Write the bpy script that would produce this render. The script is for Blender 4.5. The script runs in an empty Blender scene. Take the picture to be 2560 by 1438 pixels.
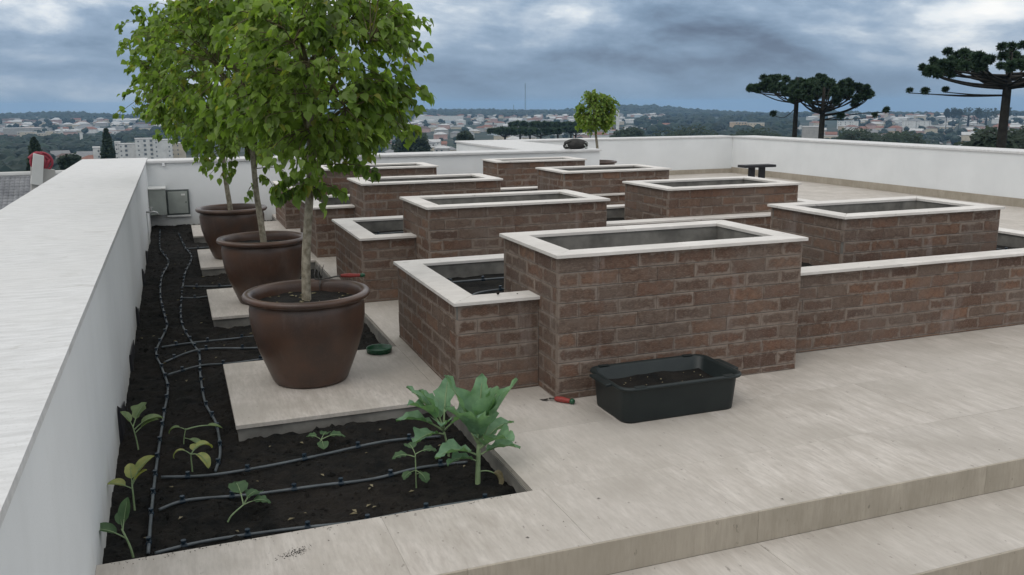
import bpy, bmesh, math, random
import numpy as np
from mathutils import Vector, Matrix, noise as mn
R_ = math.radians
S = bpy.context.scene
C = S.collection

# ------------------------------------------------------------------ camera, sky, sun, exposure
CAM_H, YAW, PITCH, ROLL, FPX = 1.9, R_(20.846), R_(11.834), R_(-0.326), 2195.7
cam = bpy.data.cameras.new('camera'); camo = bpy.data.objects.new('camera', cam); C.objects.link(camo)
fw = Vector((math.sin(YAW)*math.cos(PITCH), math.cos(YAW)*math.cos(PITCH), -math.sin(PITCH)))
rt = Vector((math.cos(YAW), -math.sin(YAW), 0)); up = rt.cross(fw)
rt2 = rt*math.cos(ROLL)+up*math.sin(ROLL); up2 = -rt*math.sin(ROLL)+up*math.cos(ROLL)
camo.matrix_world = Matrix(((rt2.x, up2.x, -fw.x, 0), (rt2.y, up2.y, -fw.y, 0), (rt2.z, up2.z, -fw.z, CAM_H), (0, 0, 0, 1)))
cam.sensor_width = 36; cam.lens = FPX/2560*36; cam.clip_start = .05; cam.clip_end = 60000
S.camera = camo

def sight(px, py):
    """direction of the line of sight through a point of the 2560 px wide photograph (used to survey far things)"""
    d = rt2*((px-1280)/FPX) - up2*((py-719)/FPX) + fw
    return d/math.hypot(d.x, d.y)
def far(px, py, r):
    d = sight(px, py)*r
    return Vector((d.x, d.y, d.z+CAM_H))

w = bpy.data.worlds.new('World'); S.world = w; w.use_nodes = True
nt = w.node_tree; nt.nodes.clear(); N = nt.nodes.new; L = nt.links.new
def val(nt, kind, op, *ins, clamp=False):
    n = nt.nodes.new(kind); n.operation = op
    if kind == 'ShaderNodeMath': n.use_clamp = clamp
    for i, v in enumerate(ins):
        if v is None: continue
        if isinstance(v, (int, float, tuple)): n.inputs[i].default_value = v
        else: nt.links.new(v, n.inputs[i])
    return n.outputs[0] if kind == 'ShaderNodeMath' or op not in ('DOT_PRODUCT', 'LENGTH') else n.outputs[1]
def M_(nt, op, *ins, clamp=False): return val(nt, 'ShaderNodeMath', op, *ins, clamp=clamp)
def ramp(nt, fac, stops, interp='LINEAR'):
    r = nt.nodes.new('ShaderNodeValToRGB'); r.color_ramp.interpolation = interp
    while len(r.color_ramp.elements) < len(stops): r.color_ramp.elements.new(.5)
    for e, (p, c) in zip(r.color_ramp.elements, stops):
        e.position = p; e.color = (c, c, c, 1) if isinstance(c, (int, float)) else (*c, 1)
    nt.links.new(fac, r.inputs[0]); return r.outputs[0]
def mixc(nt, f, a, b, mode='MIX'):
    m = nt.nodes.new('ShaderNodeMix'); m.data_type = 'RGBA'; m.blend_type = mode
    for i, v in ((0, f), (6, a), (7, b)):
        if isinstance(v, (int, float)): m.inputs[i].default_value = v
        elif isinstance(v, tuple): m.inputs[i].default_value = (*v, 1) if len(v) == 3 else v
        else: nt.links.new(v, m.inputs[i])
    return m.outputs[2]
def noise_(nt, vec, scale, detail=4, rough=.55, dist=0):
    n = nt.nodes.new('ShaderNodeTexNoise'); n.inputs['Scale'].default_value = scale
    n.inputs['Detail'].default_value = detail; n.inputs['Roughness'].default_value = rough
    n.inputs['Distortion'].default_value = dist
    if vec is not None: nt.links.new(vec, n.inputs['Vector'])
    return n.outputs[0]
def mapping(nt, vec, loc=(0, 0, 0), rot=(0, 0, 0), sc=(1, 1, 1)):
    m = nt.nodes.new('ShaderNodeMapping'); m.inputs[1].default_value = loc; m.inputs[2].default_value = rot; m.inputs[3].default_value = sc
    nt.links.new(vec, m.inputs[0]); return m.outputs[0]

SUN_EL, SUN_AZ = R_(52), R_(235)          # compass style: from behind and to the left of the viewer
sky = N('ShaderNodeTexSky'); sky.sky_type = 'NISHITA'; sky.sun_disc = False
sky.sun_elevation = SUN_EL; sky.sun_rotation = SUN_AZ; sky.air_density = 1.5; sky.dust_density = 2.0
bgs = N('ShaderNodeBackground'); bgs.inputs[1].default_value = .10; L(sky.outputs[0], bgs.inputs[0])
tc = N('ShaderNodeTexCoord'); sep = N('ShaderNodeSeparateXYZ'); L(tc.outputs['Generated'], sep.inputs[0])
zc = M_(nt, 'MAXIMUM', sep.outputs[2], 0.0)
# banks of cloud, stretched along the horizon and tilting a little down to the right
tilt = M_(nt, 'ADD', sep.outputs[2], M_(nt, 'MULTIPLY', sep.outputs[0], .055))
cmb = N('ShaderNodeCombineXYZ'); L(sep.outputs[0], cmb.inputs[0]); L(sep.outputs[1], cmb.inputs[1]); L(M_(nt, 'MULTIPLY', tilt, 2.9), cmb.inputs[2])
SKY = (5.3, -2.2, 1)
p1 = mapping(nt, cmb.outputs[0], loc=SKY)
big = noise_(nt, p1, 2.6, 3, .45, .15)
mid = noise_(nt, p1, 7.0, 9, .58, .15)
cl = M_(nt, 'ADD', M_(nt, 'MULTIPLY', big, .62), M_(nt, 'MULTIPLY', mid, .38))
cl = M_(nt, 'ADD', M_(nt, 'MULTIPLY', M_(nt, 'SUBTRACT', cl, .5), 3.2), .53)
# thinner and brighter cloud higher up, slate-blue murk towards the horizon
lift = M_(nt, 'MULTIPLY', ramp(nt, zc, [(0, 0), (.03, .1), (.075, .6), (.12, .95), (.8, 1)]), .36)
cl2 = M_(nt, 'ADD', cl, lift)
ccol = ramp(nt, cl2, [(.22, (.13, .18, .28)), (.42, (.25, .36, .52)), (.58, (.38, .51, .69)), (.70, (.62, .73, .87)), (.82, (1.0, 1.06, 1.12)), (.95, (1.25, 1.25, 1.24))])
hz = ramp(nt, zc, [(0, 1), (.025, .6), (.08, 0)])
ccol = mixc(nt, M_(nt, 'MULTIPLY', hz, .8), ccol, (.30, .42, .57))
zen = ramp(nt, zc, [(0, .0), (.28, 0.), (.75, 1)])      # overcast skies are brightest overhead
ccol = mixc(nt, zen, ccol, (1.38, 1.40, 1.40))
bgc = N('ShaderNodeBackground'); L(ccol, bgc.inputs[0]); bgc.inputs[1].default_value = 1.0
mxs = N('ShaderNodeMixShader'); mxs.inputs[0].default_value = .93
L(bgs.outputs[0], mxs.inputs[1]); L(bgc.outputs[0], mxs.inputs[2])
wo = N('ShaderNodeOutputWorld'); L(mxs.outputs[0], wo.inputs[0])

sl = bpy.data.lights.new('sun', 'SUN'); sl.energy = .9; sl.angle = R_(28); sl.color = (1, .95, .89)
so = bpy.data.objects.new('sun', sl); C.objects.link(so)
sd = Vector((math.sin(SUN_AZ)*math.cos(SUN_EL), math.cos(SUN_AZ)*math.cos(SUN_EL), math.sin(SUN_EL)))
so.rotation_euler = sd.to_track_quat('Z', 'Y').to_euler(); so.location = (0, 0, 30)
S.view_settings.view_transform = 'Standard'; S.view_settings.look = 'None'; S.view_settings.exposure = -0.25
S.view_settings.gamma = 1; S.view_settings.use_curve_mapping = False
S.render.engine = 'CYCLES'
S.cycles.volume_bounces = 0; S.cycles.max_bounces = 6; S.cycles.transparent_max_bounces = 8

# ------------------------------------------------------------------ materials
def new_mat(name, rough=.8, spec=.3):
    m = bpy.data.materials.new(name); m.use_nodes = True; t = m.node_tree
    b = t.nodes['Principled BSDF']; b.inputs['Roughness'].default_value = rough
    b.inputs['Specular IOR Level'].default_value = spec
    return m, t, b
def coords(t, kind='Object', world=False):
    if world:
        return t.nodes.new('ShaderNodeNewGeometry').outputs['Position']
    return t.nodes.new('ShaderNodeTexCoord').outputs[kind]
def bump(t, b, h, strength=.3, dist=.01):
    n = t.nodes.new('ShaderNodeBump'); n.inputs['Strength'].default_value = strength; n.inputs['Distance'].default_value = dist
    t.links.new(h, n.inputs['Height']); t.links.new(n.outputs[0], b.inputs['Normal'])
def simple(name, c, c2=None, scale=8, rough=.7, spec=.3, bmp=.15, bd=.005, metal=0, stretch=(1, 1, 1), rnd=0):
    m, t, b = new_mat(name, rough, spec)
    p = coords(t, world=True)
    n = noise_(t, mapping(t, p, sc=stretch), scale, 5, .6)
    c2 = c2 or tuple(v*.75 for v in c)
    col = mixc(t, ramp(t, n, [(.35, 0), (.65, 1)]), c, c2)
    if rnd:
        oi = t.nodes.new('ShaderNodeObjectInfo')
        col = mixc(t, 1.0, col, ramp(t, oi.outputs['Random'], [(0, 1-rnd), (1, 1.0)]), 'MULTIPLY')
    t.links.new(col, b.inputs['Base Color']); b.inputs['Metallic'].default_value = metal
    if bmp: bump(t, b, n, bmp, bd)
    return m
MAT = {}
def travertine(name, a, b_, dark, ax='Y'):
    k9 = 1.9 if name == 'travertine_floor' else 1.0
    m, t, b = new_mat(name, .62, .35)
    p = coords(t, world=True); oi = t.nodes.new('ShaderNodeObjectInfo')
    off = t.nodes.new('ShaderNodeCombineXYZ'); t.links.new(M_(t, 'MULTIPLY', oi.outputs['Random'], 37.), off.inputs[0]); t.links.new(M_(t, 'MULTIPLY', oi.outputs['Random'], 11.), off.inputs[1])
    pv = val(t, 'ShaderNodeVectorMath', 'ADD', p, off.outputs[0])
    sc = {'Y': (1, .16, 1), 'X': (.16, 1, 1), 'Z': (1, 1, .14)}[ax]
    rot = (0, 0, R_(4)) if ax != 'Z' else (0, 0, 0)
    st = noise_(t, mapping(t, pv, rot=rot, sc=sc), 9*k9, 8, .66, .3)
    cloud = noise_(t, pv, 2.1, 4, .6)
    blot = noise_(t, p, .7, 3, .5)
    fine_ = noise_(t, mapping(t, pv, rot=rot, sc=sc), 60, 4, .65)
    col = mixc(t, ramp(t, st, [(.36, 0), (.64, 1)]), a, b_)
    col = mixc(t, M_(t, 'MULTIPLY', ramp(t, fine_, [(.44, 0), (.62, 1)]), .38), col, tuple(v*.72 for v in b_))
    col = mixc(t, M_(t, 'MULTIPLY', ramp(t, cloud, [(.40, 0), (.64, 1)]), .62), col, dark)
    col = mixc(t, M_(t, 'MULTIPLY', ramp(t, blot, [(.4, 0), (.66, 1)]), .45), col, tuple(v*.80 for v in a))
    pit = ramp(t, noise_(t, mapping(t, pv, rot=rot, sc=tuple(.4+.6*q for q in sc)), 34, 4, .55), [(.665, 0), (.72, 1)])
    col = mixc(t, M_(t, 'MULTIPLY', pit, .55), col, tuple(v*.45 for v in dark))
    col = mixc(t, 1.0, col, ramp(t, oi.outputs['Random'], [(0, .95), (1, 1.0)]), 'MULTIPLY')
    t.links.new(col, b.inputs['Base Color'])
    bump(t, b, M_(t, 'SUBTRACT', fine_, pit), .25, .002)
    return m
MAT['floor'] = travertine('travertine_floor', (.55, .508, .462), (.42, .38, .338), (.32, .29, .25))
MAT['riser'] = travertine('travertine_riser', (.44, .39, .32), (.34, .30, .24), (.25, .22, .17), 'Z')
MAT['coping'] = travertine('white_stone_coping', (.74, .705, .665), (.64, .605, .565), (.50, .47, .435), 'X')
# brick: pale mortar smeared round the rim of each face, reddish brown heart
m, t, b = new_mat('stained_brick', .9, .15)
at = t.nodes.new('ShaderNodeAttribute'); at.attribute_name = 'edge'
oi = t.nodes.new('ShaderNodeObjectInfo'); p = coords(t, world=True)
n1 = noise_(t, p, 22, 5, .62); n2 = noise_(t, p, 3.0, 4, .6); n3 = noise_(t, mapping(t, p, sc=(1, 1, 4)), 60, 4, .65)
nb = noise_(t, p, 9, 4, .6)
e = M_(t, 'ADD', at.outputs['Fac'], M_(t, 'MULTIPLY', M_(t, 'SUBTRACT', n1, .5), 1.9))
e = M_(t, 'ADD', e, M_(t, 'MULTIPLY', M_(t, 'SUBTRACT', nb, .5), 1.6))
e = M_(t, 'ADD', e, M_(t, 'MULTIPLY', M_(t, 'SUBTRACT', oi.outputs['Random'], .5), .6))
rr_ = M_(t, 'FRACT', M_(t, 'MULTIPLY', oi.outputs['Random'], 7.31))
heart = ramp(t, rr_, [(0, (.100, .062, .048)), (.2, (.175, .096, .065)), (.4, (.115, .075, .057)), (.6, (.215, .118, .076)), (.8, (.130, .090, .070)), (1, (.165, .118, .092))])
heart = mixc(t, M_(t, 'MULTIPLY', ramp(t, n1, [(.35, 1), (.6, 0)]), .45), heart, (.060, .036, .026))
ringc = mixc(t, ramp(t, e, [(.0, 0), (.62, 1)]), (.235, .188, .156), mixc(t, .5, heart, (.048, .030, .023)))
col = mixc(t, ramp(t, e, [(.30, 0), (1.0, 1)]), ringc, heart)
col = mixc(t, M_(t, 'MULTIPLY', ramp(t, n2, [(.40, 0), (.66, 1)]), .55), col, (.155, .125, .106))
col = mixc(t, M_(t, 'MULTIPLY', ramp(t, n3, [(.50, 0), (.72, 1)]), .5), col, (.29, .235, .195))
wv = ramp(t, noise_(t, mapping(t, p, sc=(2.2, 2.2, .35)), 3.2, 4, .6), [(.60, 0), (.72, 1)])
col = mixc(t, M_(t, 'MULTIPLY', wv, .28), col, (.36, .32, .30))
t.links.new(col, b.inputs['Base Color']); bump(t, b, M_(t, 'ADD', n3, n1), .9, .006); MAT['brick'] = m
MAT['mortar'] = simple('dark_mortar', (.10, .085, .075), (.045, .038, .034), 30, .95, .1, .3)
MAT['render'] = simple('grey_cement_render', (.23, .22, .20), (.12, .115, .105), 5, .9, .15, .3)
m, t, b = new_mat('white_painted_plaster', .75, .25); p = coords(t, world=True)
n1 = noise_(t, p, 1.1, 5, .6); n2 = noise_(t, p, 70, 3, .6); n3 = noise_(t, mapping(t, p, sc=(3, 3, .4)), 2.0, 4, .6)
sp = t.nodes.new('ShaderNodeSeparateXYZ'); t.links.new(p, sp.inputs[0])
low = ramp(t, M_(t, 'ADD', sp.outputs[2], M_(t, 'MULTIPLY', n3, .25)), [(.02, 1), (.26, 0)])
col = mixc(t, ramp(t, n1, [(.4, 0), (.7, 1)]), (.70, .715, .72), (.64, .655, .66))
col = mixc(t, M_(t, 'MULTIPLY', ramp(t, n3, [(.55, 0), (.8, 1)]), .16), col, (.54, .54, .52))
col = mixc(t, M_(t, 'MULTIPLY', low, .5), col, (.36, .33, .28))
t.links.new(col, b.inputs['Base Color']); bump(t, b, n2, .2, .003); MAT['plaster'] = m
m, t, b = new_mat('weathered_parapet_top', .8, .25); p = coords(t, world=True)
n1 = noise_(t, mapping(t, p, rot=(0, 0, R_(8)), sc=(.22, 1, 1)), 26, 7, .66, .3); n2 = noise_(t, p, 1.6, 4, .6); n3 = noise_(t, p, 90, 3, .6); n4 = noise_(t, mapping(t, p, rot=(0, 0, R_(-20)), sc=(.35, 1, 1)), 11, 5, .6, .8)
col = mixc(t, ramp(t, n1, [(.40, 0), (.64, 1)]), (.60, .60, .60), (.49, .49, .487))
col = mixc(t, M_(t, 'MULTIPLY', ramp(t, n2, [(.42, 0), (.66, 1)]), .3), col, (.55, .545, .53))
col = mixc(t, M_(t, 'MULTIPLY', ramp(t, n4, [(.60, 0), (.70, 1)]), .55), col, (.38, .37, .35))
col = mixc(t, M_(t, 'MULTIPLY', ramp(t, n3, [(.58, 0), (.72, 1)]), .45), col, (.40, .39, .37))
t.links.new(col, b.inputs['Base Color']); bump(t, b, M_(t, 'ADD', n1, M_(t, 'MULTIPLY', n3, .5)), .35, .004); MAT['parapet'] = m
m, t, b = new_mat('damp_black_soil', .95, .2); p = coords(t, world=True)
n1 = noise_(t, p, 9, 6, .7); n2 = noise_(t, p, 60, 4, .7); n3 = noise_(t, p, 1.3, 3, .5)
col = mixc(t, ramp(t, n1, [(.38, 0), (.68, 1)]), (.0055, .006, .006), (.019, .0165, .0135))
col = mixc(t, M_(t, 'MULTIPLY', ramp(t, n3, [(.45, 0), (.65, 1)]), .35), col, (.026, .020, .016))
col = mixc(t, M_(t, 'MULTIPLY', ramp(t, n2, [(.66, 0), (.72, 1)]), .4), col, (.06, .05, .036))
t.links.new(col, b.inputs['Base Color']); bump(t, b, M_(t, 'ADD', n1, n2), .9, .02); MAT['soil'] = m
m, t, b = new_mat('brown_glazed_clay', .42, .45); p = coords(t, world=True)
n1 = noise_(t, p, 3.2, 4, .6); n2 = noise_(t, p, 140, 2, .6); n3 = noise_(t, mapping(t, p, sc=(1, 1, .3)), 14, 4, .6)
col = mixc(t, ramp(t, n1, [(.38, 0), (.66, 1)]), (.080, .042, .027), (.047, .031, .025))
col = mixc(t, M_(t, 'MULTIPLY', ramp(t, n2, [(.5, 0), (.8, 1)]), .45), col, (.12, .075, .058))
col = mixc(t, M_(t, 'MULTIPLY', ramp(t, n3, [(.56, 0), (.75, 1)]), .35), col, (.115, .085, .072))
t.links.new(col, b.inputs['Base Color']); bump(t, b, n2, .12, .002)
t.links.new(ramp(t, n1, [(.3, .28), (.7, .46)]), b.inputs['Roughness']); MAT['clay'] = m
MAT['hose'] = simple('grey_blue_polythene_hose', (.085, .10, .11), (.045, .055, .062), 9, .42, .5, .05)
MAT['dripper'] = simple('dark_blue_plastic', (.012, .028, .045), (.008, .018, .03), 40, .4, .5, 0)
MAT['tub'] = simple('black_green_recycled_plastic', (.0075, .0125, .0135), (.012, .018, .018), 7, .5, .4, .1)
MAT['metal'] = simple('worn_dark_steel', (.10, .095, .09), (.05, .045, .04), 60, .5, .5, .1, metal=.6)
MAT['chrome'] = simple('dull_chrome', (.5, .5, .5), (.35, .35, .34), 40, .35, .5, 0, metal=.9)
MAT['redgrip'] = simple('faded_red_grip', (.28, .035, .028), (.18, .03, .025), 70, .5, .4, 0)
MAT['greencap'] = simple('green_plastic', (.01, .085, .035), (.006, .05, .022), 60, .4, .5, 0)
MAT['greybox'] = simple('grey_painted_steel', (.31, .335, .31), (.26, .28, .26), 5, .5, .4, .05)
MAT['darkgrey'] = simple('dark_grey_frame', (.10, .115, .11), (.07, .08, .08), 15, .6, .3, .05)
MAT['black'] = simple('black_timber', (.022, .022, .026), (.014, .014, .017), 20, .6, .3, .1)
MAT['bag'] = simple('charcoal_cloth', (.042, .040, .038), (.024, .024, .023), 14, .7, .25, .2, .01)
MAT['white'] = simple('white_plastic', (.7, .7, .68), (.6, .6, .58), 20, .5, .4, 0)
MAT['bark'] = simple('pale_lichen_bark', (.31, .28, .22), (.14, .12, .085), 26, .9, .15, .5, .006, stretch=(1, 1, .8))
MAT['twig'] = simple('green_brown_twig', (.12, .11, .055), (.08, .065, .035), 20, .8, .2, .1)
MAT['darkbark'] = simple('dark_bark', (.045, .042, .036), (.025, .023, .02), 3, .95, .1, .4, .05)
def leafmat(name, a, b_, rnd_scale=6, trans=.35, rough=.5, c=None, attr=True):
    m, t, b = new_mat(name, rough, .35)
    p = coords(t, world=True)
    n = noise_(t, p, rnd_scale, 3, .6); 
    col = mixc(t, ramp(t, n, [(.35, 0), (.65, 1)]), a, b_)
    if attr:
        at = t.nodes.new('ShaderNodeAttribute'); at.attribute_name = 'tint'
        col = mixc(t, 1.0, col, ramp(t, at.outputs['Fac'], [(0, .62), (1, 1.3)]), 'MULTIPLY')
        if c: col = mixc(t, ramp(t, at.outputs['Fac'], [(.93, 0), (.97, 1)]), col, c)
    t.links.new(col, b.inputs['Base Color'])
    tr = t.nodes.new('ShaderNodeBsdfTranslucent'); t.links.new(mixc(t, 1.0, col, (1.35, 1.45, .7), 'MULTIPLY'), tr.inputs[0])
    mx = t.nodes.new('ShaderNodeMixShader'); mx.inputs[0].default_value = trans
    t.links.new(b.outputs[0], mx.inputs[1]); t.links.new(tr.outputs[0], mx.inputs[2])
    t.links.new(mx.outputs[0], t.nodes['Material Output'].inputs[0])
    return m
MAT['leaf'] = leafmat('glossy_tree_leaf', (.195, .280, .056), (.130, .210, .045), 2.5, .55, .42, (.24, .25, .05))
MAT['kale'] = leafmat('blue_green_cabbage_leaf', (.185, .315, .185), (.125, .235, .140), 18, .32, .55, attr=False)
MAT['kalestem'] = simple('pale_green_stalk', (.24, .32, .17), (.17, .24, .12), 30, .6, .3, .05)
MAT['sprout'] = leafmat('pale_green_seedling_leaf', (.20, .26, .12), (.14, .20, .09), 25, .3, .55, attr=False)
MAT['yleaf'] = leafmat('yellowing_seedling_leaf', (.34, .34, .12), (.22, .27, .09), 25, .3, .55, attr=False)
MAT['squash'] = leafmat('matt_dark_green_leaf', (.075, .135, .06), (.05, .10, .045), 25, .3, .6, attr=False)
MAT['dry'] = leafmat('dry_straw_leaf', (.26, .23, .15), (.17, .14, .085), 25, .2, .7, attr=False)
MAT['araucaria'] = leafmat('black_green_needles', (.040, .074, .036), (.022, .046, .024), .6, .1, .7)
MAT['fartree'] = leafmat('far_dark_foliage', (.018, .034, .020), (.010, .020, .013), .08, .05, .8)
MAT['neartree'] = leafmat('mid_green_foliage', (.022, .042, .020), (.012, .026, .014), .4, .1, .7)

# ------------------------------------------------------------------ mesh helpers
def tag(o, label=None, cat=None, group=None, kind=None):
    if label: o['label'] = label
    if cat: o['category'] = cat
    if group: o['group'] = group
    if kind: o['kind'] = kind
    return o
def link(o, parent=None):
    C.objects.link(o)
    if parent is not None: o.parent = parent
    return o
def empty(name, loc=(0, 0, 0), rz=0):
    o = bpy.data.objects.new(name, None); o.empty_display_size = .1; C.objects.link(o); o.location = loc; o.rotation_euler = (0, 0, rz); return o
def mesh(name, V, F, mat, parent=None, smooth=False, loc=None, attrs=None):
    me = bpy.data.meshes.new(name); me.from_pydata([tuple(v) for v in V], [], F)
    for mm in (mat if isinstance(mat, list) else [mat]): me.materials.append(MAT[mm] if isinstance(mm, str) else mm)
    if smooth: me.polygons.foreach_set('use_smooth', [True]*len(me.polygons))
    if attrs:
        for k, arr in attrs.items():
            a = me.attributes.new(k, 'FLOAT', 'POINT'); a.data.foreach_set('value', np.asarray(arr, dtype=np.float32))
    me.update()
    o = bpy.data.objects.new(name, me); link(o, parent)
    if loc is not None: o.location = loc
    return o
class MB:
    """collects pieces of one mesh"""
    def __init__(s): s.V = []; s.F = []
    def add(s, V, F):
        n = len(s.V); s.V += [tuple(v) for v in V]; s.F += [tuple(i+n for i in f) for f in F]; return s
    def box(s, x0, x1, y0, y1, z0, z1, ch=0):
        if ch <= 0:
            V = [(x, y, z) for z in (z0, z1) for y in (y0, y1) for x in (x0, x1)]
            return s.add(V, [(0, 2, 3, 1), (4, 5, 7, 6), (0, 1, 5, 4), (2, 6, 7, 3), (0, 4, 6, 2), (1, 3, 7, 5)])
        return s.prism([(x0, y0), (x1, y0), (x1, y1), (x0, y1)], z0, z1, ch)
    def prism(s, P, z0, z1, ch=.003):
        """vertical prism over a convex plan polygon (anticlockwise), arris of the top eased by ch"""
        n = len(P); c = Vector((sum(p[0] for p in P)/n, sum(p[1] for p in P)/n))
        Q = []
        for i in range(n):
            a, b_, d = Vector(P[i-1]), Vector(P[i]), Vector(P[(i+1) % n])
            e1 = (b_-a).normalized(); e2 = (d-b_).normalized()
            n1 = Vector((-e1.y, e1.x)); n2 = Vector((-e2.y, e2.x)); bi = (n1+n2); k = bi.dot(n1)
            Q.append(b_+bi*(ch/max(k, .2)))
        V = [(p[0], p[1], z0) for p in P]+[(p[0], p[1], z1-ch) for p in P]+[(q.x, q.y, z1) for q in Q]
        F = [tuple(range(n-1, -1, -1)), tuple(range(2*n, 3*n))]
        for k in (0, n):
            for i in range(n): j = (i+1) % n; F.append((k+i, k+j, k+n+j, k+n+i))
        return s.add(V, F)
    def tube(s, pts, r, seg=7, cap=True):
        pts = [Vector(p) for p in pts]; n = len(pts); rr = r if isinstance(r, (list, tuple)) else [r]*n
        V = []; F = []; prev = None
        for i, p in enumerate(pts):
            d = (pts[min(i+1, n-1)]-pts[max(i-1, 0)]).normalized()
            if prev is None: u = d.orthogonal().normalized()
            else:
                u = prev-d*prev.dot(d)
                u = u.normalized() if u.length > 1e-6 else d.orthogonal().normalized()
            prev = u; v = d.cross(u)
            for k in range(seg):
                a = 2*math.pi*k/seg; V.append(p+(u*math.cos(a)+v*math.sin(a))*rr[i])
        for i in range(n-1):
            for k in range(seg):
                k2 = (k+1) % seg; F.append((i*seg+k, i*seg+k2, (i+1)*seg+k2, (i+1)*seg+k))
        if cap: F.append(tuple(range(seg-1, -1, -1))); F.append(tuple((n-1)*seg+k for k in range(seg)))
        return s.add(V, F)
    def lathe(s, prof, seg=48, c=(0, 0, 0)):
        V = []; F = []; n = len(prof)
        for (r, z) in prof:
            for k in range(seg):
                a = 2*math.pi*k/seg; V.append((c[0]+r*math.cos(a), c[1]+r*math.sin(a), c[2]+z))
        for i in range(n-1):
            for k in range(seg):
                k2 = (k+1) % seg; F.append((i*seg+k, i*seg+k2, (i+1)*seg+k2, (i+1)*seg+k))
        F.append(tuple(range(seg-1, -1, -1))); F.append(tuple((n-1)*seg+k for k in range(seg)))
        return s.add(V, F)
    def build(s, name, mat, parent=None, smooth=False, loc=None):
        return mesh(name, s.V, s.F, mat, parent, smooth, loc)
def smooth_path(P, sub=6):
    P = [Vector(p) for p in P]; out = []
    for i in range(len(P)-1):
        p0, p1, p2, p3 = P[max(i-1, 0)], P[i], P[i+1], P[min(i+2, len(P)-1)]
        for k in range(sub):
            t_ = k/sub
            out.append(.5*((2*p1)+(p2-p0)*t_+(2*p0-5*p1+4*p2-p3)*t_*t_+(3*p1-p0-3*p2+p3)*t_**3))
    out.append(P[-1]); return out
def fn(x, y, z=0, s=1.): return mn.noise(Vector((x*s, y*s, z*s)))

# ------------------------------------------------------------------ terrace floor, steps
X0, XR, YB, YF = 1.553, 14.33, 3.2, 20.62
fl = MB()
fl.box(-.44, 14.33, 3.215, 3.80, -.60, -.0315); fl.box(1.565, 14.33, 3.80, YF, -.60, -.0315)
fl = tag(fl.build('terrace_floor', 'render'), kind='structure')
random.seed(4)
BEDS = [(1.64, 7.76, 5.32, 6.95), (1.63, 7.74, 8.34, 9.88), (1.60, 7.68, 11.14, 12.62), (1.55, 7.6, 13.98, 15.35)]
def slab(x0, x1, y0, y1, parent, z1=0., ch=.0008):
    g = .0004
    o = MB().box(-(x1-x0)/2+g, (x1-x0)/2-g, -(y1-y0)/2+g, (y1-y0)/2-g, -.03, 0, ch).build('paving_slab', 'floor', parent)
    o.location = ((x0+x1)/2, (y0+y1)/2, z1+random.uniform(-.0006, .0006)); return o
xs = [-.44, .78, 1.6]; 
for i in range(2): slab(xs[i], xs[i+1], 3.2006, 3.80, fl)
ys = [3.2006, 3.80]+[4.56+.9*i for i in range(18)]; ys = [y for y in ys if y < YF]+[YF]
for j in range(len(ys)-1):
    y0, y1 = ys[j], ys[j+1]
    xx = [X0 if y0 > 3.5 else 1.6, 2.4+(.6 if j % 2 else 0)]
    while xx[-1] < XR-1.7: xx.append(xx[-1]+1.25)
    xx.append(XR)
    for i in range(len(xx)-1):
        a, b_ = xx[i], xx[i+1]
        if any(a > B[0]+.02 and b_ < B[1]-.02 and y0 > B[2]+.02 and y1 < B[3]-.02 for B in BEDS): continue
        slab(a, b_, y0, y1, fl)
# steps down towards the viewer
st = tag(MB().box(-.44, 16, 2.70, 3.20, -.9, -.192).box(-.44, 16, .2, 2.69, -1.2, -.352).build('steps', 'render'), kind='structure')
x = -.44
while x < 14.3:
    w_ = 1.45; x2 = min(x+w_, 14.33)
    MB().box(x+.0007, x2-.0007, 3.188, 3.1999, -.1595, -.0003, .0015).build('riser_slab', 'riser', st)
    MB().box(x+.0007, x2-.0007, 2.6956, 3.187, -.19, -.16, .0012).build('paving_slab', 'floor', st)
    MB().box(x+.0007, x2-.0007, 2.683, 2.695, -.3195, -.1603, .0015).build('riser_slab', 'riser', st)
    MB().box(x+.0007, x2-.0007, 1.5, 2.6822, -.35, -.32, .0015).build('paving_slab', 'floor', st)
    MB().box(x+.0007, x2-.0007, .2, 1.4985, -.35, -.32, .0015).build('paving_slab', 'floor', st)
    x = x2
# riser facing under the top slab
# ------------------------------------------------------------------ parapets
def wall(name, label, boxes_, tops):
    r = empty(name, (boxes_[0][0], boxes_[0][2], 0)); tag(r, label, 'wall')
    mb = MB()
    for bx in boxes_: mb.box(*bx)
    o = mb.build('wall_body', 'plaster', r); o.location = (-boxes_[0][0], -boxes_[0][2], 0)
    mt = MB()
    for P, z0, z1 in tops: mt.prism(P, z0, z1, .012)
    o = mt.build('wall_top', 'parapet', r); o.location = (-boxes_[0][0], -boxes_[0][2], 0)
    return r
def rect(x0, x1, y0, y1): return [(x0, y0), (x1, y0), (x1, y1), (x0, y1)]
# near flank parapet, with a subdivided, slightly lumpy top
r = empty('parapet_wall', (-.95, 8, 0)); tag(r, 'wide white parapet running down the left side of the soil bed, stained rough top', 'wall')
mb = MB().box(-1.46, -.44, -2, 16.9, -14, .975); o = mb.build('wall_body', 'plaster', r); o.location = (.95, -8, 0)
nx, ny = 26, 340; V = []; F = []
for j in range(ny+1):
    y = -2+18.9*j/ny
    for i in range(nx+1):
        x = -1.475+1.045*i/nx; e_ = min(i, nx-i)
        z = 1.0+.0016*fn(x, y, 0, 3)+.001*fn(x, y, 3, 14)
        V.append((x, y, z))
for j in range(ny):
    for i in range(nx):
        a = j*(nx+1)+i; F.append((a, a+1, a+nx+2, a+nx+1))
n = len(V)
for j in range(ny+1): V.append((V[j*(nx+1)+nx][0]-.002, V[j*(nx+1)][1], .965))
for j in range(ny): F.append((j*(nx+1)+nx, n+j, n+j+1, (j+1)*(nx+1)+nx))
n2_ = len(V)
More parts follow.
